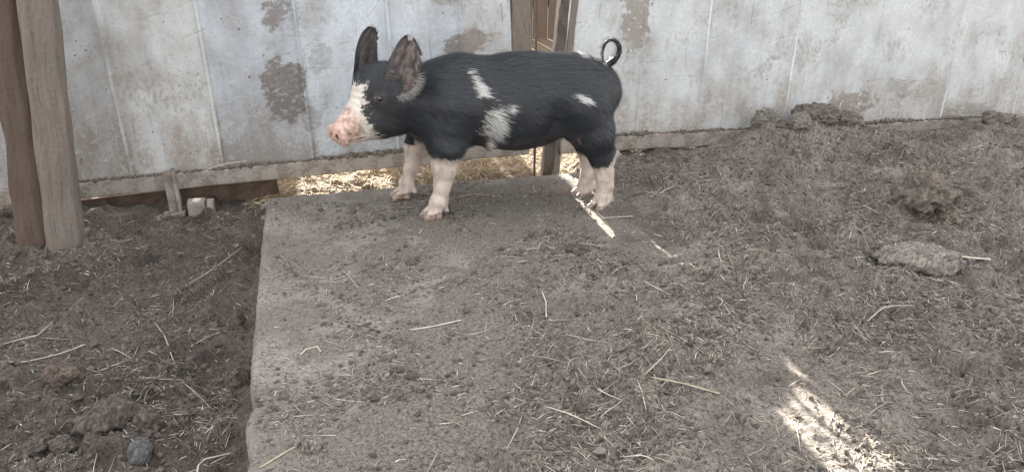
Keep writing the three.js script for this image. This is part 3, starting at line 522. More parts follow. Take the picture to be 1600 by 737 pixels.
    for (let j = 0; j < nu; j++) for (const i of [0, nvv]) { const a = j * (nvv + 1) + i, c = a + nvv + 1; II.push(a, c, M2 + c, a, M2 + c, M2 + a); }
    for (let i = 0; i < nvv; i++) { const a = nu * (nvv + 1) + i, b = a + 1; II.push(a, b, M2 + b, a, M2 + b, M2 + a); }
    const g = new THREE.BufferGeometry(); g.setAttribute('position', new THREE.Float32BufferAttribute(PP, 3)); g.setAttribute('normal', new THREE.Float32BufferAttribute(NN, 3)); g.setAttribute('color', new THREE.Float32BufferAttribute(CC, 3)); g.setIndex(II); return g;
  }
  const earN = ear([[0.425, 0.445, -0.085], [0.424, 0.480, -0.105], [0.412, 0.525, -0.104], [0.389, 0.573, -0.092], [0.361, 0.609, -0.080], [0.344, 0.618, -0.074]],
    [[0.392, 0.430, -0.115], [0.350, 0.442, -0.155], [0.316, 0.476, -0.164], [0.304, 0.522, -0.148], [0.301, 0.563, -0.116], [0.326, 0.612, -0.080]], 0.040, [[0.88, 0.045, 0.34], [0.73, 0.03, 0.22], [0.58, 0.03, 0.15], [0.44, 0.03, 0.10]], [[0.035, 0.032, 0.033], [0.17, 0.13, 0.115]], [0.02, 0.021, 0.024], 2);
  const earF = ear([[0.540, 0.425, 0.03], [0.535, 0.455, 0.04], [0.527, 0.497, 0.042], [0.515, 0.559, 0.04], [0.494, 0.606, 0.04], [0.471, 0.629, 0.04]],
    [[0.455, 0.44, 0.02], [0.447, 0.482, 0.02], [0.447, 0.524, 0.022], [0.446, 0.566, 0.026], [0.440, 0.600, 0.03], [0.450, 0.626, 0.036]], 0.026, [[0.80, 0.025, 0.16], [0.90, 0.022, 0.10], [0.70, 0.025, 0.13]], [[0.040, 0.038, 0.040], [0.085, 0.075, 0.072]], [0.02, 0.021, 0.024], 6);
  // curled tail
  const tc = new THREE.CatmullRomCurve3([[-0.290, 0.47, 0.0], [-0.318, 0.494, 0.0], [-0.345, 0.520, -0.012], [-0.353, 0.546, -0.022], [-0.346, 0.571, -0.030], [-0.325, 0.585, -0.034], [-0.304, 0.577, -0.034], [-0.294, 0.552, -0.036], [-0.293, 0.525, -0.042], [-0.298, 0.502, -0.046]].map((p) => new THREE.Vector3(...p)));
  const tail = new THREE.TubeGeometry(tc, 70, 1, 10, false);
  { const p = tail.attributes.position, cc = []; for (let i = 0; i < p.count; i++) { const u = Math.floor(i / 11) / 70, c = tc.getPoint(u), r = mix(0.0150, 0.0028, Math.pow(u, 0.65)) * (1 + 0.12 * n3(u * 14, 1, 2)); p.setXYZ(i, c.x + (p.getX(i) - c.x) * r, c.y + (p.getY(i) - c.y) * r, c.z + (p.getZ(i) - c.z) * r); cc.push(0.028, 0.028, 0.031); } tail.setAttribute('color', new THREE.Float32BufferAttribute(cc, 3)); tail.deleteAttribute('uv'); tail.computeVertexNormals(); }
  const whole = mergeGeometries([body, earN, earF, tail]);
  const pig = mesh('pig', whole, new THREE.MeshPhysicalMaterial({ vertexColors: true, roughness: 0.62, specularIntensity: 0.6 }));
  // eyes
  const em = new THREE.MeshPhysicalMaterial({ color: new THREE.Color(0.012, 0.009, 0.008), roughness: 0.12, clearcoat: 0.6 });
  for (const e of eyeAt) { const s = mesh('eye', new THREE.SphereGeometry(0.0105, 20, 14), em, pig); s.position.set(...fromHead(e[0], e[1], e[2])); }
  // hair: thin bent blades lying back along the body
  const R = mul(5), HP = [], HC2 = [], HI = [];
  const wp = whole.attributes.position, wn = whole.attributes.normal, wi = whole.index, nb = nv;
  const areas = new Float32Array(wi.count / 3); let tot = 0; const A = new THREE.Vector3(), B = new THREE.Vector3(), D = new THREE.Vector3();
  for (let t = 0; t < areas.length; t++) { A.fromBufferAttribute(wp, wi.getX(t * 3)); B.fromBufferAttribute(wp, wi.getX(t * 3 + 1)); D.fromBufferAttribute(wp, wi.getX(t * 3 + 2)); tot += B.sub(A).cross(D.sub(A)).length() / 2; areas[t] = tot; }
  function hair(root, nrm, dir, len, wid, col, lift, droop) {
    const t = dir.clone().addScaledVector(nrm, -dir.dot(nrm)).normalize(), s = t.clone().cross(nrm).normalize(), k = HP.length / 3;
    for (let q = 0; q < 3; q++) { const f = q / 2, c = root.clone().addScaledVector(t, len * f).addScaledVector(nrm, len * (lift * f - droop * f * f)); if (q < 2) { const w = wid * (1 - 0.45 * f) / 2; HP.push(c.x + s.x * w, c.y + s.y * w, c.z + s.z * w, c.x - s.x * w, c.y - s.y * w, c.z - s.z * w); HC2.push(...col, ...col); } else { HP.push(c.x, c.y, c.z); HC2.push(...col); } }
    HI.push(k, k + 1, k + 3, k, k + 3, k + 2, k + 2, k + 3, k + 4);
  }
  const COUNT = 85000;
  for (let q = 0; q < COUNT; q++) {
    const a = R() * tot; let l = 0, r = areas.length - 1; while (l < r) { const m = (l + r) >> 1; areas[m] < a ? l = m + 1 : r = m; }
    const i0 = wi.getX(l * 3), u = R(), v = R() * (1 - u), i1 = wi.getX(l * 3 + 1), i2 = wi.getX(l * 3 + 2);
    const p = new THREE.Vector3().fromBufferAttribute(wp, i0).multiplyScalar(1 - u - v).addScaledVector(A.fromBufferAttribute(wp, i1), u).addScaledVector(A.fromBufferAttribute(wp, i2), v);
    const nn = new THREE.Vector3().fromBufferAttribute(wn, i0);
    if (p.y < 0.035) continue;
    const jit = () => (R() - 0.5);
    if (i0 >= nb) {          // ears and tail
      if (i0 >= nb + earN.attributes.position.count + earF.attributes.position.count) { const gr = R() < 0.15; hair(p, nn, new THREE.Vector3(0.6 + jit(), 0.3 + jit(), jit()), 0.010 + 0.010 * R(), 0.0006, gr ? [0.5, 0.47, 0.42] : [0.05, 0.05, 0.052], 0.5, 0.1); continue; }
      if (R() < 0.55) continue;
      const low = p.y < 0.52 && p.z < 0; hair(p, nn, new THREE.Vector3(-0.7 + 0.5 * jit(), low ? -0.2 + 0.5 * jit() : 0.8, -0.2 + 0.4 * jit()), 0.010 + 0.008 * R(), 0.0006, R() < (low ? 0.25 : 0.12) ? [0.30, 0.27, 0.25] : [0.07, 0.065, 0.065], 0.35, 0.15); continue;
    }
    const [c, w] = coat(p.x, p.y, p.z);
    const inHead = p.x > 0.40 && p.y > 0.24, leg = p.y < 0.24;
    let dir, len = 0.026, lift = 0.26, wid = 0.0008;
    if (inHead) { const [ha] = toHead(p.x, p.y, p.z); dir = new THREE.Vector3(-0.8 * cp, 0.55, 0.8 * sp); len = ha > 0.155 ? 0.004 : ha > 0.09 ? 0.010 : 0.018; lift = 0.3; wid = 0.0006; }
    else if (leg) { dir = new THREE.Vector3(-0.25, -1, 0); len = 0.013; wid = 0.0006; lift = 0.3; }
    else { dir = new THREE.Vector3(-1, -0.28 - 0.9 * sst(-0.15, -0.35, p.x) - 0.5 * sst(0.42, 0.3, p.y), 0); if (p.y > 0.5) lift = 0.34; }
    dir.x += 0.35 * jit(); dir.y += 0.35 * jit(); dir.z += 0.3 * jit();
    const tone = 0.7 + 0.7 * R(); let col = w > 0.45 || (w > 0.1 && R() < w * 1.3) ? [0.55 * tone, 0.56 * tone, 0.56 * tone] : [0.027 * tone, 0.031 * tone, 0.037 * tone];
    if (w > 0.45 && (leg || inHead)) col = [Math.min(0.9, c[0] * (0.85 + 0.5 * R())), Math.min(0.9, c[1] * (0.9 + 0.55 * R())), Math.min(0.9, c[2] * (0.9 + 0.55 * R()))];
    if (w <= 0.45 && R() < 0.006) col = [0.09, 0.09, 0.095]; if (w <= 0.45 && inHead && p.y < 0.45) col = [0.05 * tone, 0.047 * tone, 0.046 * tone];
    hair(p, nn, dir, len * (0.6 + 0.7 * R()), wid, col, lift, 0.12);
  }
  // fringe of pale hairs on the near ear's lower lobe, brow lashes and jaw bristles
  const lobe = new THREE.CatmullRomCurve3([[0.378, 0.434, -0.132], [0.350, 0.443, -0.156], [0.330, 0.458, -0.163], [0.316, 0.478, -0.165], [0.308, 0.50, -0.158]].map((p) => new THREE.Vector3(...p)));
  for (let q = 0; q < 300; q++) { const u = R(), p = lobe.getPoint(u); p.x += 0.016 * R() * R(); p.y += 0.016 * R() * R(); hair(p, new THREE.Vector3(0, 0, -1), new THREE.Vector3(-0.5 - 0.5 * u + 0.5 * jitter(), -0.8 + 0.8 * u + 0.5 * jitter(), 0), 0.014 + 0.018 * R(), 0.0006, R() < 0.6 ? [0.36, 0.35, 0.345] : [0.08, 0.078, 0.08], 0.3, 0.35); }
  for (let q = 0; q < 120; q++) { const u = 0.55 + 0.45 * R(), p = tc.getPoint(u), d2 = tc.getTangent(u); hair(p, new THREE.Vector3(jitter(), jitter(), -1).normalize(), d2.clone().add(new THREE.Vector3(jitter(), jitter(), jitter())), 0.016 + 0.014 * R(), 0.0006, R() < 0.5 ? [0.45, 0.43, 0.4] : [0.06, 0.06, 0.06], 0.4, 0.2); }
  for (let q = 0; q < 90; q++) { const p = new THREE.Vector3(0.335 + 0.014 * jitter(), 0.606 + 0.012 * jitter(), -0.082); hair(p, new THREE.Vector3(0, 0, -1), new THREE.Vector3(-0.4 + jitter(), 0.8, 0), 0.012 + 0.01 * R(), 0.0006, [0.5, 0.5, 0.5], 0.3, 0.2); }
  for (let q = 0; q < 50; q++) { const e = eyeAt[0], p = new THREE.Vector3(...fromHead(e[0] + 0.015 * jitter() * 2, e[1] + 0.013 + 0.004 * R(), e[2] - 0.006)); hair(p, new THREE.Vector3(-0.2, 0, -1).normalize(), new THREE.Vector3(jitter(), 0.7, -0.2), 0.014, 0.0006, R() < 0.5 ? [0.2, 0.19, 0.19] : [0.03, 0.03, 0.03], 0.7, 0.3); }
  function jitter() { return R() - 0.5; }
  const hg = new THREE.BufferGeometry(); hg.setAttribute('position', new THREE.Float32BufferAttribute(HP, 3)); hg.setAttribute('color', new THREE.Float32BufferAttribute(HC2, 3)); hg.setIndex(HI); hg.computeVertexNormals();
  const hm = mesh('hair', hg, new THREE.MeshStandardMaterial({ vertexColors: true, roughness: 0.42, side: THREE.DoubleSide }), pig); hm.userData.kind = 'stuff';
  pig.position.set(0.66, surface(0.66, -2.57) - 0.002, -2.57);
  // local +x is the heading: towards -x, a little away from the camera
  const yaw = 8.2 * Math.PI / 180; pig.rotation.y = Math.PI - yaw;
  thing(pig, 'pig', 'young black pig with white blaze, white legs and curled tail, standing on the slab', 'pig');
}
//@ENDPIG
//@LITTER
// ---------------------------------------------------------------- clods and stones
const soilMat = new THREE.MeshStandardMaterial({ vertexColors: true, map: grainTex, bumpMap: grainBump, bumpScale: 0.0018, roughness: 0.95 });
function clodGeo(rx, ry, rz, seed, col, amp = 0.34, detail = 14, fine = 0.12) {
  const g = new THREE.IcosahedronGeometry(1, detail), p = g.attributes.position, C = [], U = [];
  for (let i = 0; i < p.count; i++) {
    const x = p.getX(i), y = p.getY(i), z = p.getZ(i);
    const rm = (rx + ry + rz) / 3, X = x * rx / rm, Y = y * ry / rm, Z = z * rz / rm;
    const k = 1 + amp * n3(x * 1.5 + seed, y * 1.5, z * 1.5) + amp * 0.5 * n3(X * 3.1 + seed, Y * 3.1, Z * 3.1) + fine * n3(X * 7 + seed, Y * 7, Z * 7) + fine * 0.5 * n3(X * 15, Y * 15 + seed, Z * 15);
    p.setXYZ(i, x * k * rx, y * k * ry, z * k * rz);
    const t = 1 + 0.5 * n3(x * 5, y * 5 + seed, z * 5) + 0.35 * n3(x * 17, y * 17, z * 17); C.push(col[0] * t, col[1] * t, col[2] * t); U.push((x * rx + y * ry * 0.7) / 0.6 + seed, (z * rz - y * ry * 0.7) / 0.6);
  }
  g.setAttribute('color', new THREE.Float32BufferAttribute(C, 3)); g.setAttribute('uv', new THREE.Float32BufferAttribute(U, 2));
  g.deleteAttribute('normal'); const m = mergeVertices(g, 1e-5); m.computeVertexNormals(); return m;
}
function clod(name, x, z, r, seed, col, label, category, o = {}) {
  const m = mesh('c', clodGeo(...r, seed, col, o.amp, o.detail ?? 14, o.fine), soilMat);
  m.position.set(x, surface(x, z) + r[1] * (o.sink ?? 0.35), z); m.rotation.y = seed; m.rotation.z = o.tilt ?? 0.1;
  return thing(m, name, label, category);
}
const DRY = [0.225, 0.203, 0.181], DUNG = [0.165, 0.138, 0.116], EARTH = [0.105, 0.088, 0.077];
clod('dung_clod', 1.96, -2.06, [0.135, 0.075, 0.09], 1.2, DUNG, 'tall crumbly brown dung heap, largest clod on the right of the pen', 'clod', { amp: 0.4, fine: 0.16, sink: 0.2, detail: 20 });
clod('dirt_clod', 1.655, -1.735, [0.115, 0.042, 0.07], 2.7, DRY, 'flat pale dirt clod in front of the crumbly brown heap', 'clod', { amp: 0.3, tilt: -0.05 });
clod('dirt_clod', -0.515, -1.69, [0.062, 0.046, 0.05], 3.9, EARTH, 'biggest brown earth clod in the left dirt, above the smooth grey stone', 'clod', { amp: 0.4 });
clod('dirt_clod', -0.435, -1.665, [0.032, 0.03, 0.03], 5.2, EARTH, 'small earth clod touching the right end of the biggest left clod', 'clod');
clod('dirt_clod', -0.672, -1.915, [0.038, 0.032, 0.034], 6.1, [0.135, 0.103, 0.088], 'reddish earth clod under the long bent straws at the left', 'clod');
clod('dirt_clod', -0.66, -1.64, [0.034, 0.024, 0.028], 7.3, EARTH, 'rounded earth clod near the bottom left corner', 'clod');
clod('dirt_clod', -0.60, -1.615, [0.026, 0.02, 0.024], 8.8, EARTH, 'little earth clod between the bottom left clod and the biggest left clod', 'clod');
clod('stone', -0.44, -1.575, [0.026, 0.026, 0.045], 9.5, [0.11, 0.11, 0.115], 'smooth grey stone standing in the dirt near the bottom left', 'stone', { amp: 0.16, fine: 0.03, detail: 8 });
clod('dirt_clod', -0.066, -1.352, [0.022, 0.016, 0.018], 10.4, DRY, 'small pale clod with a chip on the slab near the bottom edge', 'clod');
clod('dirt_clod', -0.092, -1.372, [0.013, 0.011, 0.012], 10.9, DRY, 'tiny clod beside the small pale clod on the slab', 'clod');
const HEAP = [0.18, 0.157, 0.137];
clod('dung_clod', 2.155, -3.01, [0.105, 0.062, 0.08], 11.7, HEAP, 'highest dung lump of the heap against the right gate leaf', 'clod', { amp: 0.34, fine: 0.14, sink: 0.0, detail: 20, tilt: 0.22 });
clod('dung_clod', 2.275, -2.985, [0.085, 0.048, 0.075], 21.3, HEAP, 'dung lump on the right shoulder of the heap by the gate', 'clod', { amp: 0.34, fine: 0.14, sink: -0.05, tilt: -0.25 });
clod('dung_clod', 1.93, -3.035, [0.062, 0.055, 0.05], 12.6, DRY, 'dried dung lump at the left end of the heap against the gate', 'clod', { amp: 0.32, fine: 0.13, sink: 0.1 });
clod('dung_clod', 2.03, -2.93, [0.055, 0.036, 0.05], 13.1, DRY, 'pale dung lump at the front foot of the heap by the gate', 'clod', { amp: 0.32, fine: 0.12, sink: 0.0 });
clod('dung_clod', 3.12, -2.95, [0.09, 0.04, 0.065], 14.4, HEAP, 'dark dung lump by the gate rail at the right edge', 'clod', { amp: 0.34, fine: 0.13, sink: 0.0, tilt: 0.15 });
clod('dirt_clod', 0.735, -2.085, [0.03, 0.016, 0.024], 15.3, EARTH, 'dark dirt clod just below the near end of the thin sun streak', 'clod');
clod('dirt_clod', 1.50, -2.20, [0.05, 0.024, 0.035], 16.8, DRY, 'dirt clod with a dark hollow below it, right of the thin sun streak', 'clod');

// ---------------------------------------------------------------- loose crumbs of earth (uncountable)
function density(x, z) {      // how much litter lies here
  const tr = 1 - 0.75 * clamp(sunStreakFlat(x, z)); if (x < LEFT) return 0.42 * (0.3 + 1.8 * sst(-0.1, 0.35, fbm(x * 4, z * 4, 3, 2.7)));  // litter thinned where the sun streaks land
  const r = roughness(x, z); return tr * (0.34 + 0.66 * r) * (0.16 + 1.7 * sst(-0.12, 0.30, fbm(x * 3.6, z * 3.6, 4, 9.1)));
}
{
  const R = mul(31), kinds = [], N = 5, per = 8000, M4 = new THREE.Matrix4(), Q = new THREE.Quaternion(), E = new THREE.Euler(), col = new THREE.Color();
  const root = new THREE.Group();
  for (let k = 0; k < N; k++) {
    const g = new THREE.IcosahedronGeometry(1, 2), p = g.attributes.position;
    for (let i = 0; i < p.count; i++) { const x = p.getX(i), y = p.getY(i), z = p.getZ(i), s = 1 + 0.8 * n3(x * 1.6 + k * 7.7, y * 1.6, z * 1.6) + 0.55 * n3(x * 4 + k, y * 4, z * 4); p.setXYZ(i, x * s, y * s * 0.75, z * s); }
    g.deleteAttribute('normal'); g.deleteAttribute('uv'); const gm = mergeVertices(g, 1e-4); gm.computeVertexNormals();
    const m = new THREE.InstancedMesh(gm, new THREE.MeshStandardMaterial({ roughness: 0.95 }), per); m.name = 'crumb'; m.userData.kind = 'stuff';
    let c = 0, tries = 0;
    while (c < per && tries++ < 400000) {
      const z = -3.1 + 2.25 * R() ** 0.8, w = 0.75 - z * 0.86, x = -1.15 + (w + 1.15) * R(); if (x > 3.4) continue;
      const dn = density(x, z) * (x < LEFT ? 2.0 : 1); if (R() > dn) continue;
      const s = 0.0012 + 0.0042 * R() ** 3 + (R() < (x < LEFT ? 0.03 : 0.010) ? 0.008 * R() : 0), y = surface(x, z);
      if (x > -0.24 && x < LEFT + 0.02) continue;
      E.set(R() * 6.3, R() * 6.3, R() * 6.3); Q.setFromEuler(E); M4.compose(new THREE.Vector3(x, y + s * 0.35, z), Q, new THREE.Vector3(s * (0.8 + 0.6 * R()), s, s * (0.8 + 0.6 * R()))); m.setMatrixAt(c, M4);
      const t = 0.7 + 0.5 * R(), b = x < LEFT ? [0.108, 0.088, 0.076] : R() < 0.2 && s < 0.004 ? [0.19, 0.173, 0.155] : R() < 0.5 ? [0.10, 0.086, 0.075] : [0.168, 0.148, 0.130]; m.setColorAt(c, col.setRGB(b[0] * t, b[1] * t, b[2] * t)); c++;
    }
    m.count = c; root.add(m);
    const lm = new THREE.InstancedMesh(gm, m.material, 420); lm.name = 'crumb'; lm.userData.kind = 'stuff';     // dirt caught on the gate rails
    for (let q = 0; q < 420; q++) {
      const x = R() < 0.5 ? -1.1 + 1.9 * R() : 1.1 + 2.3 * R(), y = x < 1 ? 0.046 + 0.0235 * (x + 0.2) : 0.061 - 0.021 * (x - 1.3), s = 0.002 + 0.006 * R() ** 2 * (0.5 + sst(-0.1, 0.3, fbm(x * 4, 2, 3)));
      E.set(R() * 6.3, R() * 6.3, R() * 6.3); Q.setFromEuler(E); M4.compose(new THREE.Vector3(x, y + s * 0.4, WALL + 0.024 + 0.016 * R()), Q, new THREE.Vector3(s * 1.3, s, s)); lm.setMatrixAt(q, M4); const t = 0.6 + 0.6 * R(); lm.setColorAt(q, col.setRGB(0.14 * t, 0.12 * t, 0.1 * t));
    }
    root.add(lm);
  }
  stuff(root, 'earth_crumbs', 'loose grey brown crumbs of earth and dung strewn over the pen', 'earth');
}
// ---------------------------------------------------------------- straw litter
function strawGeo(bend, wig, ratio, seed, seg = 6) {   // unit length along x, flattened three-sided stem
  const P = [], I = [];
  for (let j = 0; j <= seg; j++) {
    const t = j / seg - 0.5, y = bend * (0.25 - t * t), z = wig * Math.sin(t * 5 + seed) * 0.5 + bend * 0.8 * n3(t * 2.2, seed, 1), r = ratio * (j === 0 || j === seg ? 0.55 : 1) * 0.5;
    for (let q = 0; q < 3; q++) { const a = q * 2.094 + 0.5 + t * 2; P.push(t, y + r * Math.sin(a) * 0.7, z + r * Math.cos(a)); }
  }
  for (let j = 0; j < seg; j++) for (let q = 0; q < 3; q++) { const a = j * 3 + q, b = j * 3 + (q + 1) % 3; I.push(a, b, b + 3, a, b + 3, a + 3); }
  I.push(0, 2, 1, seg * 3, seg * 3 + 1, seg * 3 + 2);
  const g = new THREE.BufferGeometry(); g.setAttribute('position', new THREE.Float32BufferAttribute(P, 3)); g.setIndex(I); g.computeVertexNormals(); return g;
}
const straws = { root: new THREE.Group() };
function scatter(parent, geo, count, lens, place, tone, seed, lift = 0.5) {
  const R = mul(seed), m = new THREE.InstancedMesh(geo.g, new THREE.MeshStandardMaterial({ roughness: 0.75 }), count), M4 = new THREE.Matrix4(), col = new THREE.Color();
  let c = 0, tries = 0; const X = new THREE.Vector3(), Y = new THREE.Vector3(), Zv = new THREE.Vector3();
  while (c < count && tries++ < count * 40) {
    const p = place(R); if (!p) continue; const [x, z] = p, L = lens[0] + (lens[1] - lens[0]) * R() ** 2, a = R() * 6.283, dx = Math.cos(a) * L / 2, dz = Math.sin(a) * L / 2;
    const ya = surface(x - dx, z - dz), yb = surface(x + dx, z + dz), yc = surface(x, z); if (Math.abs(ya - yb) > L * 0.8) continue;
    const th = L * geo.r, y = Math.max((ya + yb) / 2, yc) + th * lift;
    X.set(2 * dx, (yb - ya) + L * 0.12 * (R() - 0.3), 2 * dz).normalize(); Zv.set(-Math.sin(a), (R() - 0.5) * 1.4, Math.cos(a)); Y.crossVectors(Zv, X).normalize(); Zv.crossVectors(X, Y);
    if (Y.y < 0) { Y.negate(); Zv.negate(); }
    M4.makeBasis(X.multiplyScalar(L), Y.multiplyScalar(L), Zv.multiplyScalar(L)).setPosition(x, y, z); m.setMatrixAt(c, M4); const b = tone(R, x, z); m.setColorAt(c, col.setRGB(...b)); c++;
  }
  m.count = c; m.name = 'stem'; m.userData.kind = 'stuff'; parent.add(m);
}
{
  const place = (k) => (R) => { const z = -3.08 + 2.25 * R() ** 0.8, w = 0.75 - z * 0.86, x = -1.15 + (w + 1.15) * R(); if (x > 3.4 || (x > -0.25 && x < LEFT + 0.02)) return null; return R() < density(x, z) * k * (x < LEFT ? 0.9 : 1) ? [x, z] : null; };
  const tone = (R) => { const t = R(), k = 0.6 + 0.6 * R(); const b = t < 0.34 ? [0.36, 0.325, 0.27] : t < 0.50 ? [0.56, 0.52, 0.45] : t < 0.80 ? [0.24, 0.205, 0.17] : [0.13, 0.11, 0.09]; return [b[0] * k, b[1] * k, b[2] * k]; };
  const G = (b, w, r, s, g) => ({ g: strawGeo(b, w, r, s, g), r });
  const V = [G(0.03, 0.02, 0.10, 1, 3), G(0.08, 0.06, 0.13, 2, 3), G(0.02, 0.0, 0.2, 3, 3), G(0.03, 0.02, 0.055, 4, 4), G(0.04, 0.03, 0.04, 5, 5), G(0.10, 0.16, 0.035, 6, 8), G(0.03, 0.04, 0.022, 7, 8), G(0.16, 0.22, 0.024, 8, 10)];
  scatter(straws.root, V[0], 17000, [0.006, 0.026], place(1), tone, 101); scatter(straws.root, V[1], 13000, [0.006, 0.024], place(1), tone, 102); scatter(straws.root, V[2], 11000, [0.005, 0.016], place(1), tone, 103);
  scatter(straws.root, V[3], 8000, [0.012, 0.042], place(1), tone, 104, 0.8); scatter(straws.root, V[4], 4200, [0.018, 0.055], place(1), tone, 105, 0.8); scatter(straws.root, V[5], 900, [0.02, 0.07], place(1), tone, 106, 0.8);
  scatter(straws.root, V[6], 700, [0.05, 0.14], place(1), tone, 107, 1.0); scatter(straws.root, V[7], 260, [0.03, 0.10], place(1), tone, 108, 1.0);
  stuff(straws.root, 'straw_litter', 'broken grey and tan straw trodden into the earth of the pen', 'straw');
  // golden bedding outside, seen under the gates
  const out = new THREE.Group(), place2 = (R) => { const x = -0.30 + 1.85 * R(), z = -2.93 - 1.0 * R() ** 1.3; if (x < -0.12 && z > -3.14 - 0.5 * (x + 0.12)) return null; return x > 1.12 && z > -3.14 ? null : x > 1.0 && z > -3.0 ? null : [x, z]; };
  const gold = (R) => { const k = 0.55 + 0.6 * R(), t = R(); const b = t < 0.5 ? [0.40, 0.29, 0.165] : t < 0.72 ? [0.50, 0.42, 0.30] : [0.17, 0.115, 0.07]; return [b[0] * k, b[1] * k, b[2] * k]; };
  scatter(out, V[3], 5000, [0.02, 0.07], place2, gold, 201, 1.2); scatter(out, V[1], 4000, [0.01, 0.03], place2, gold, 202, 1.6); scatter(out, V[5], 1500, [0.03, 0.10], place2, gold, 203, 1.5); scatter(out, V[4], 3000, [0.02, 0.07], place2, gold, 204, 1.2);
  stuff(out, 'straw_bedding', 'golden sunlit straw bedding on the low ground under and behind the gates', 'straw');
}
// ---------------------------------------------------------------- the stalks that stand out
function stalk(pts, w, col, label, o = {}) {
  const y = o.y ?? ((x, z) => surface(x, z));
  const c = new THREE.CatmullRomCurve3(pts.map(([x, z, up = 0]) => new THREE.Vector3(x, y(x, z) + w * 0.5 + up, z)), false, 'catmullrom', o.tension ?? 0.4);
  const mid = c.getPoint(0.5), n = 24, P = [], I = [], C = [];
  for (let j = 0; j <= n; j++) { const t = j / n, p = c.getPoint(t), d = c.getTangent(t), s = new THREE.Vector3(0, 1, 0).cross(d).normalize(), u = d.clone().cross(s), r = w * (o.flat ? 0.8 : 0.5) * (j === 0 || j === n ? 0.5 : 1) * (1 + 0.18 * n3(t * 9, w * 900, 2));
    for (let q = 0; q < 6; q++) { const a = q * Math.PI / 3; P.push(p.x - mid.x + s.x * r * Math.cos(a) + u.x * r * Math.sin(a) * (o.flat ? 0.35 : 0.8), p.y - mid.y + s.y * r * Math.cos(a) + u.y * r * Math.sin(a) * (o.flat ? 0.35 : 0.8), p.z - mid.z + s.z * r * Math.cos(a) + u.z * r * Math.sin(a) * (o.flat ? 0.35 : 0.8)); const k = 0.85 + 0.35 * n3(t * 12, q * 0.3, w * 700) + (o.end && t < 0.3 ? 0 : 0); const cc = o.end ? mix3(o.end, col, sst(0.2, 0.45, t)) : col; C.push(cc[0] * k, cc[1] * k, cc[2] * k); } }
  for (let j = 0; j < n; j++) for (let q = 0; q < 6; q++) { const a = j * 6 + q, b = j * 6 + (q + 1) % 6; I.push(a, b, b + 6, a, b + 6, a + 6); }
  for (let q = 1; q < 5; q++) I.push(0, q + 1, q, n * 6, n * 6 + q, n * 6 + q + 1);
  const g = new THREE.BufferGeometry(); g.setAttribute('position', new THREE.Float32BufferAttribute(P, 3)); g.setAttribute('color', new THREE.Float32BufferAttribute(C, 3)); g.setIndex(I); g.computeVertexNormals();
  const m = mesh('s', g, strawMat); m.position.copy(mid); return thing(m, 'straw_stalk', label, 'straw', 'straw stalks that stand out');
}
const strawMat = new THREE.MeshStandardMaterial({ vertexColors: true, roughness: 0.7 });
const PALE = [0.50, 0.46, 0.39], TAN = [0.38, 0.32, 0.235], GREY = [0.34, 0.31, 0.275];
stalk([[0.183, -1.768], [0.249, -1.768], [0.318, -1.767]], 0.0042, PALE, 'long straight pale straw lying across the middle of the slab', { flat: 1 });
stalk([[1.785, -1.768, 0.004], [1.835, -1.737, 0.004], [1.885, -1.703]], 0.008, PALE, 'yellow and white flat straw beside the flat clod at the right', { flat: 1, end: [0.5, 0.42, 0.14] });
stalk([[-0.86, -2.05], [-0.79, -2.02, 0.005], [-0.72, -2.065, 0.012], [-0.66, -2.10]], 0.0034, PALE, 'longest of the bent pale straws at the left edge');
stalk([[-0.775, -2.25, 0.004], [-0.79, -2.16, 0.012], [-0.83, -2.14, 0.01], [-0.88, -2.138]], 0.003, PALE, 'kinked straw above the longest bent straw at the left edge', { tension: 0.1 });
stalk([[-0.503, -2.207], [-0.456, -2.083, 0.005], [-0.422, -1.971, 0.003], [-0.399, -1.886]], 0.0034, GREY, 'long grey stem pointing towards the camera in the left dirt');
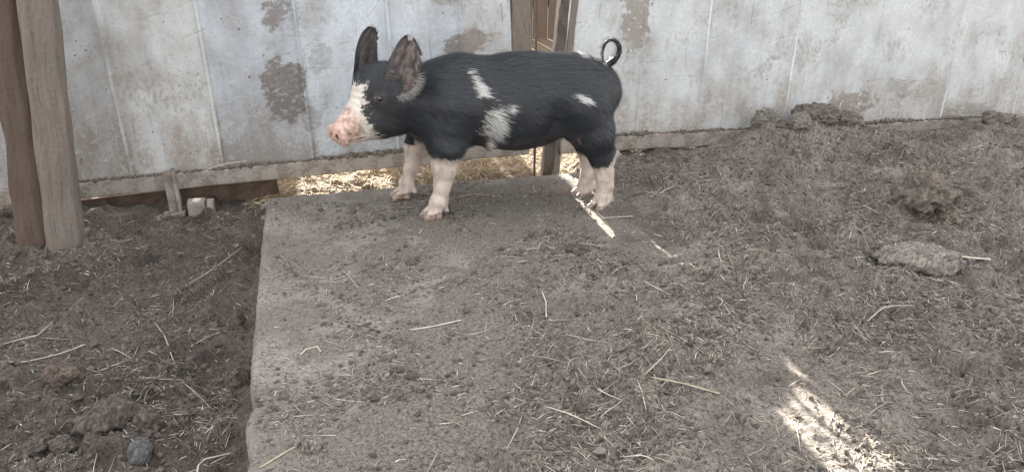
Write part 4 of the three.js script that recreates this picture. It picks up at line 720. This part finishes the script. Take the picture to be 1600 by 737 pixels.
stalk([[-0.28, -2.70, 0.003], [-0.37, -2.481, 0.006], [-0.461, -2.432, 0.006], [-0.537, -2.374]], 0.004, TAN, 'long thin curved straw in the left dirt below the gate foot');
stalk([[-0.166, -1.31], [-0.113, -1.35], [-0.06, -1.383]], 0.0036, TAN, 'straight tan straw on the slab at the bottom edge by the small clod', { flat: 1 });
stalk([[0.65, -1.337, 0.003], [0.728, -1.324, 0.006], [0.785, -1.277]], 0.004, TAN, 'long curved straw below the low hump left of the broad sun patch', { flat: 1 });
stalk([[0.91, -2.341], [0.965, -2.333], [1.021, -2.331]], 0.006, GREY, 'straw lying across the thin sun streak near the hind feet');
stalk([[0.553, -1.85], [0.55, -1.79, 0.006], [0.53, -1.72, 0.004], [0.535, -1.69]], 0.0036, PALE, 'crooked pale straw standing out in the middle of the litter', { tension: 0.1 });
stalk([[2.60, -2.683], [2.71, -2.633, 0.004], [2.77, -2.66, 0.01], [2.80, -2.74, 0.02]], 0.005, PALE, 'hooked pale straw below the right gate rail near the right edge');
stalk([[0.038, -2.163], [0.05, -2.136, 0.002], [0.075, -2.037]], 0.0035, GREY, 'thin forked twig on the bare slab');
stalk([[0.005, -2.115], [0.03, -2.118, 0.002], [0.052, -2.135]], 0.003, GREY, 'thin dark twig meeting the forked twig on the bare slab');
stalk([[-0.085, -1.715], [-0.073, -1.736], [-0.045, -1.74], [-0.038, -1.715]], 0.0045, PALE, 'small bent pale straw shaped like a hook on the slab by its left edge', { tension: 0.05 });
stalk([[-0.315, -1.44], [-0.312, -1.50, 0.008], [-0.30, -1.525, 0.01], [-0.25, -1.545]], 0.004, PALE, 'bent pale straw against the slab edge at the bottom', { tension: 0.1 });
stalk([[0.44, -2.68], [0.54, -2.70, 0.003], [0.62, -2.67]], 0.0035, TAN, 'thin curved straw on the slab between the front and hind legs');
stalk([[-0.435, -3.085], [-0.36, -3.11, 0.018], [-0.27, -3.125, 0.02]], 0.004, PALE, 'arched pale straw lying on the left gate rail', { y: () => 0.048 });
stalk([[1.28, -1.47], [1.36, -1.50, 0.003], [1.43, -1.49]], 0.005, GREY, 'grey straw among the litter right of the broad sun patch');
renderer.render(scene, camera);
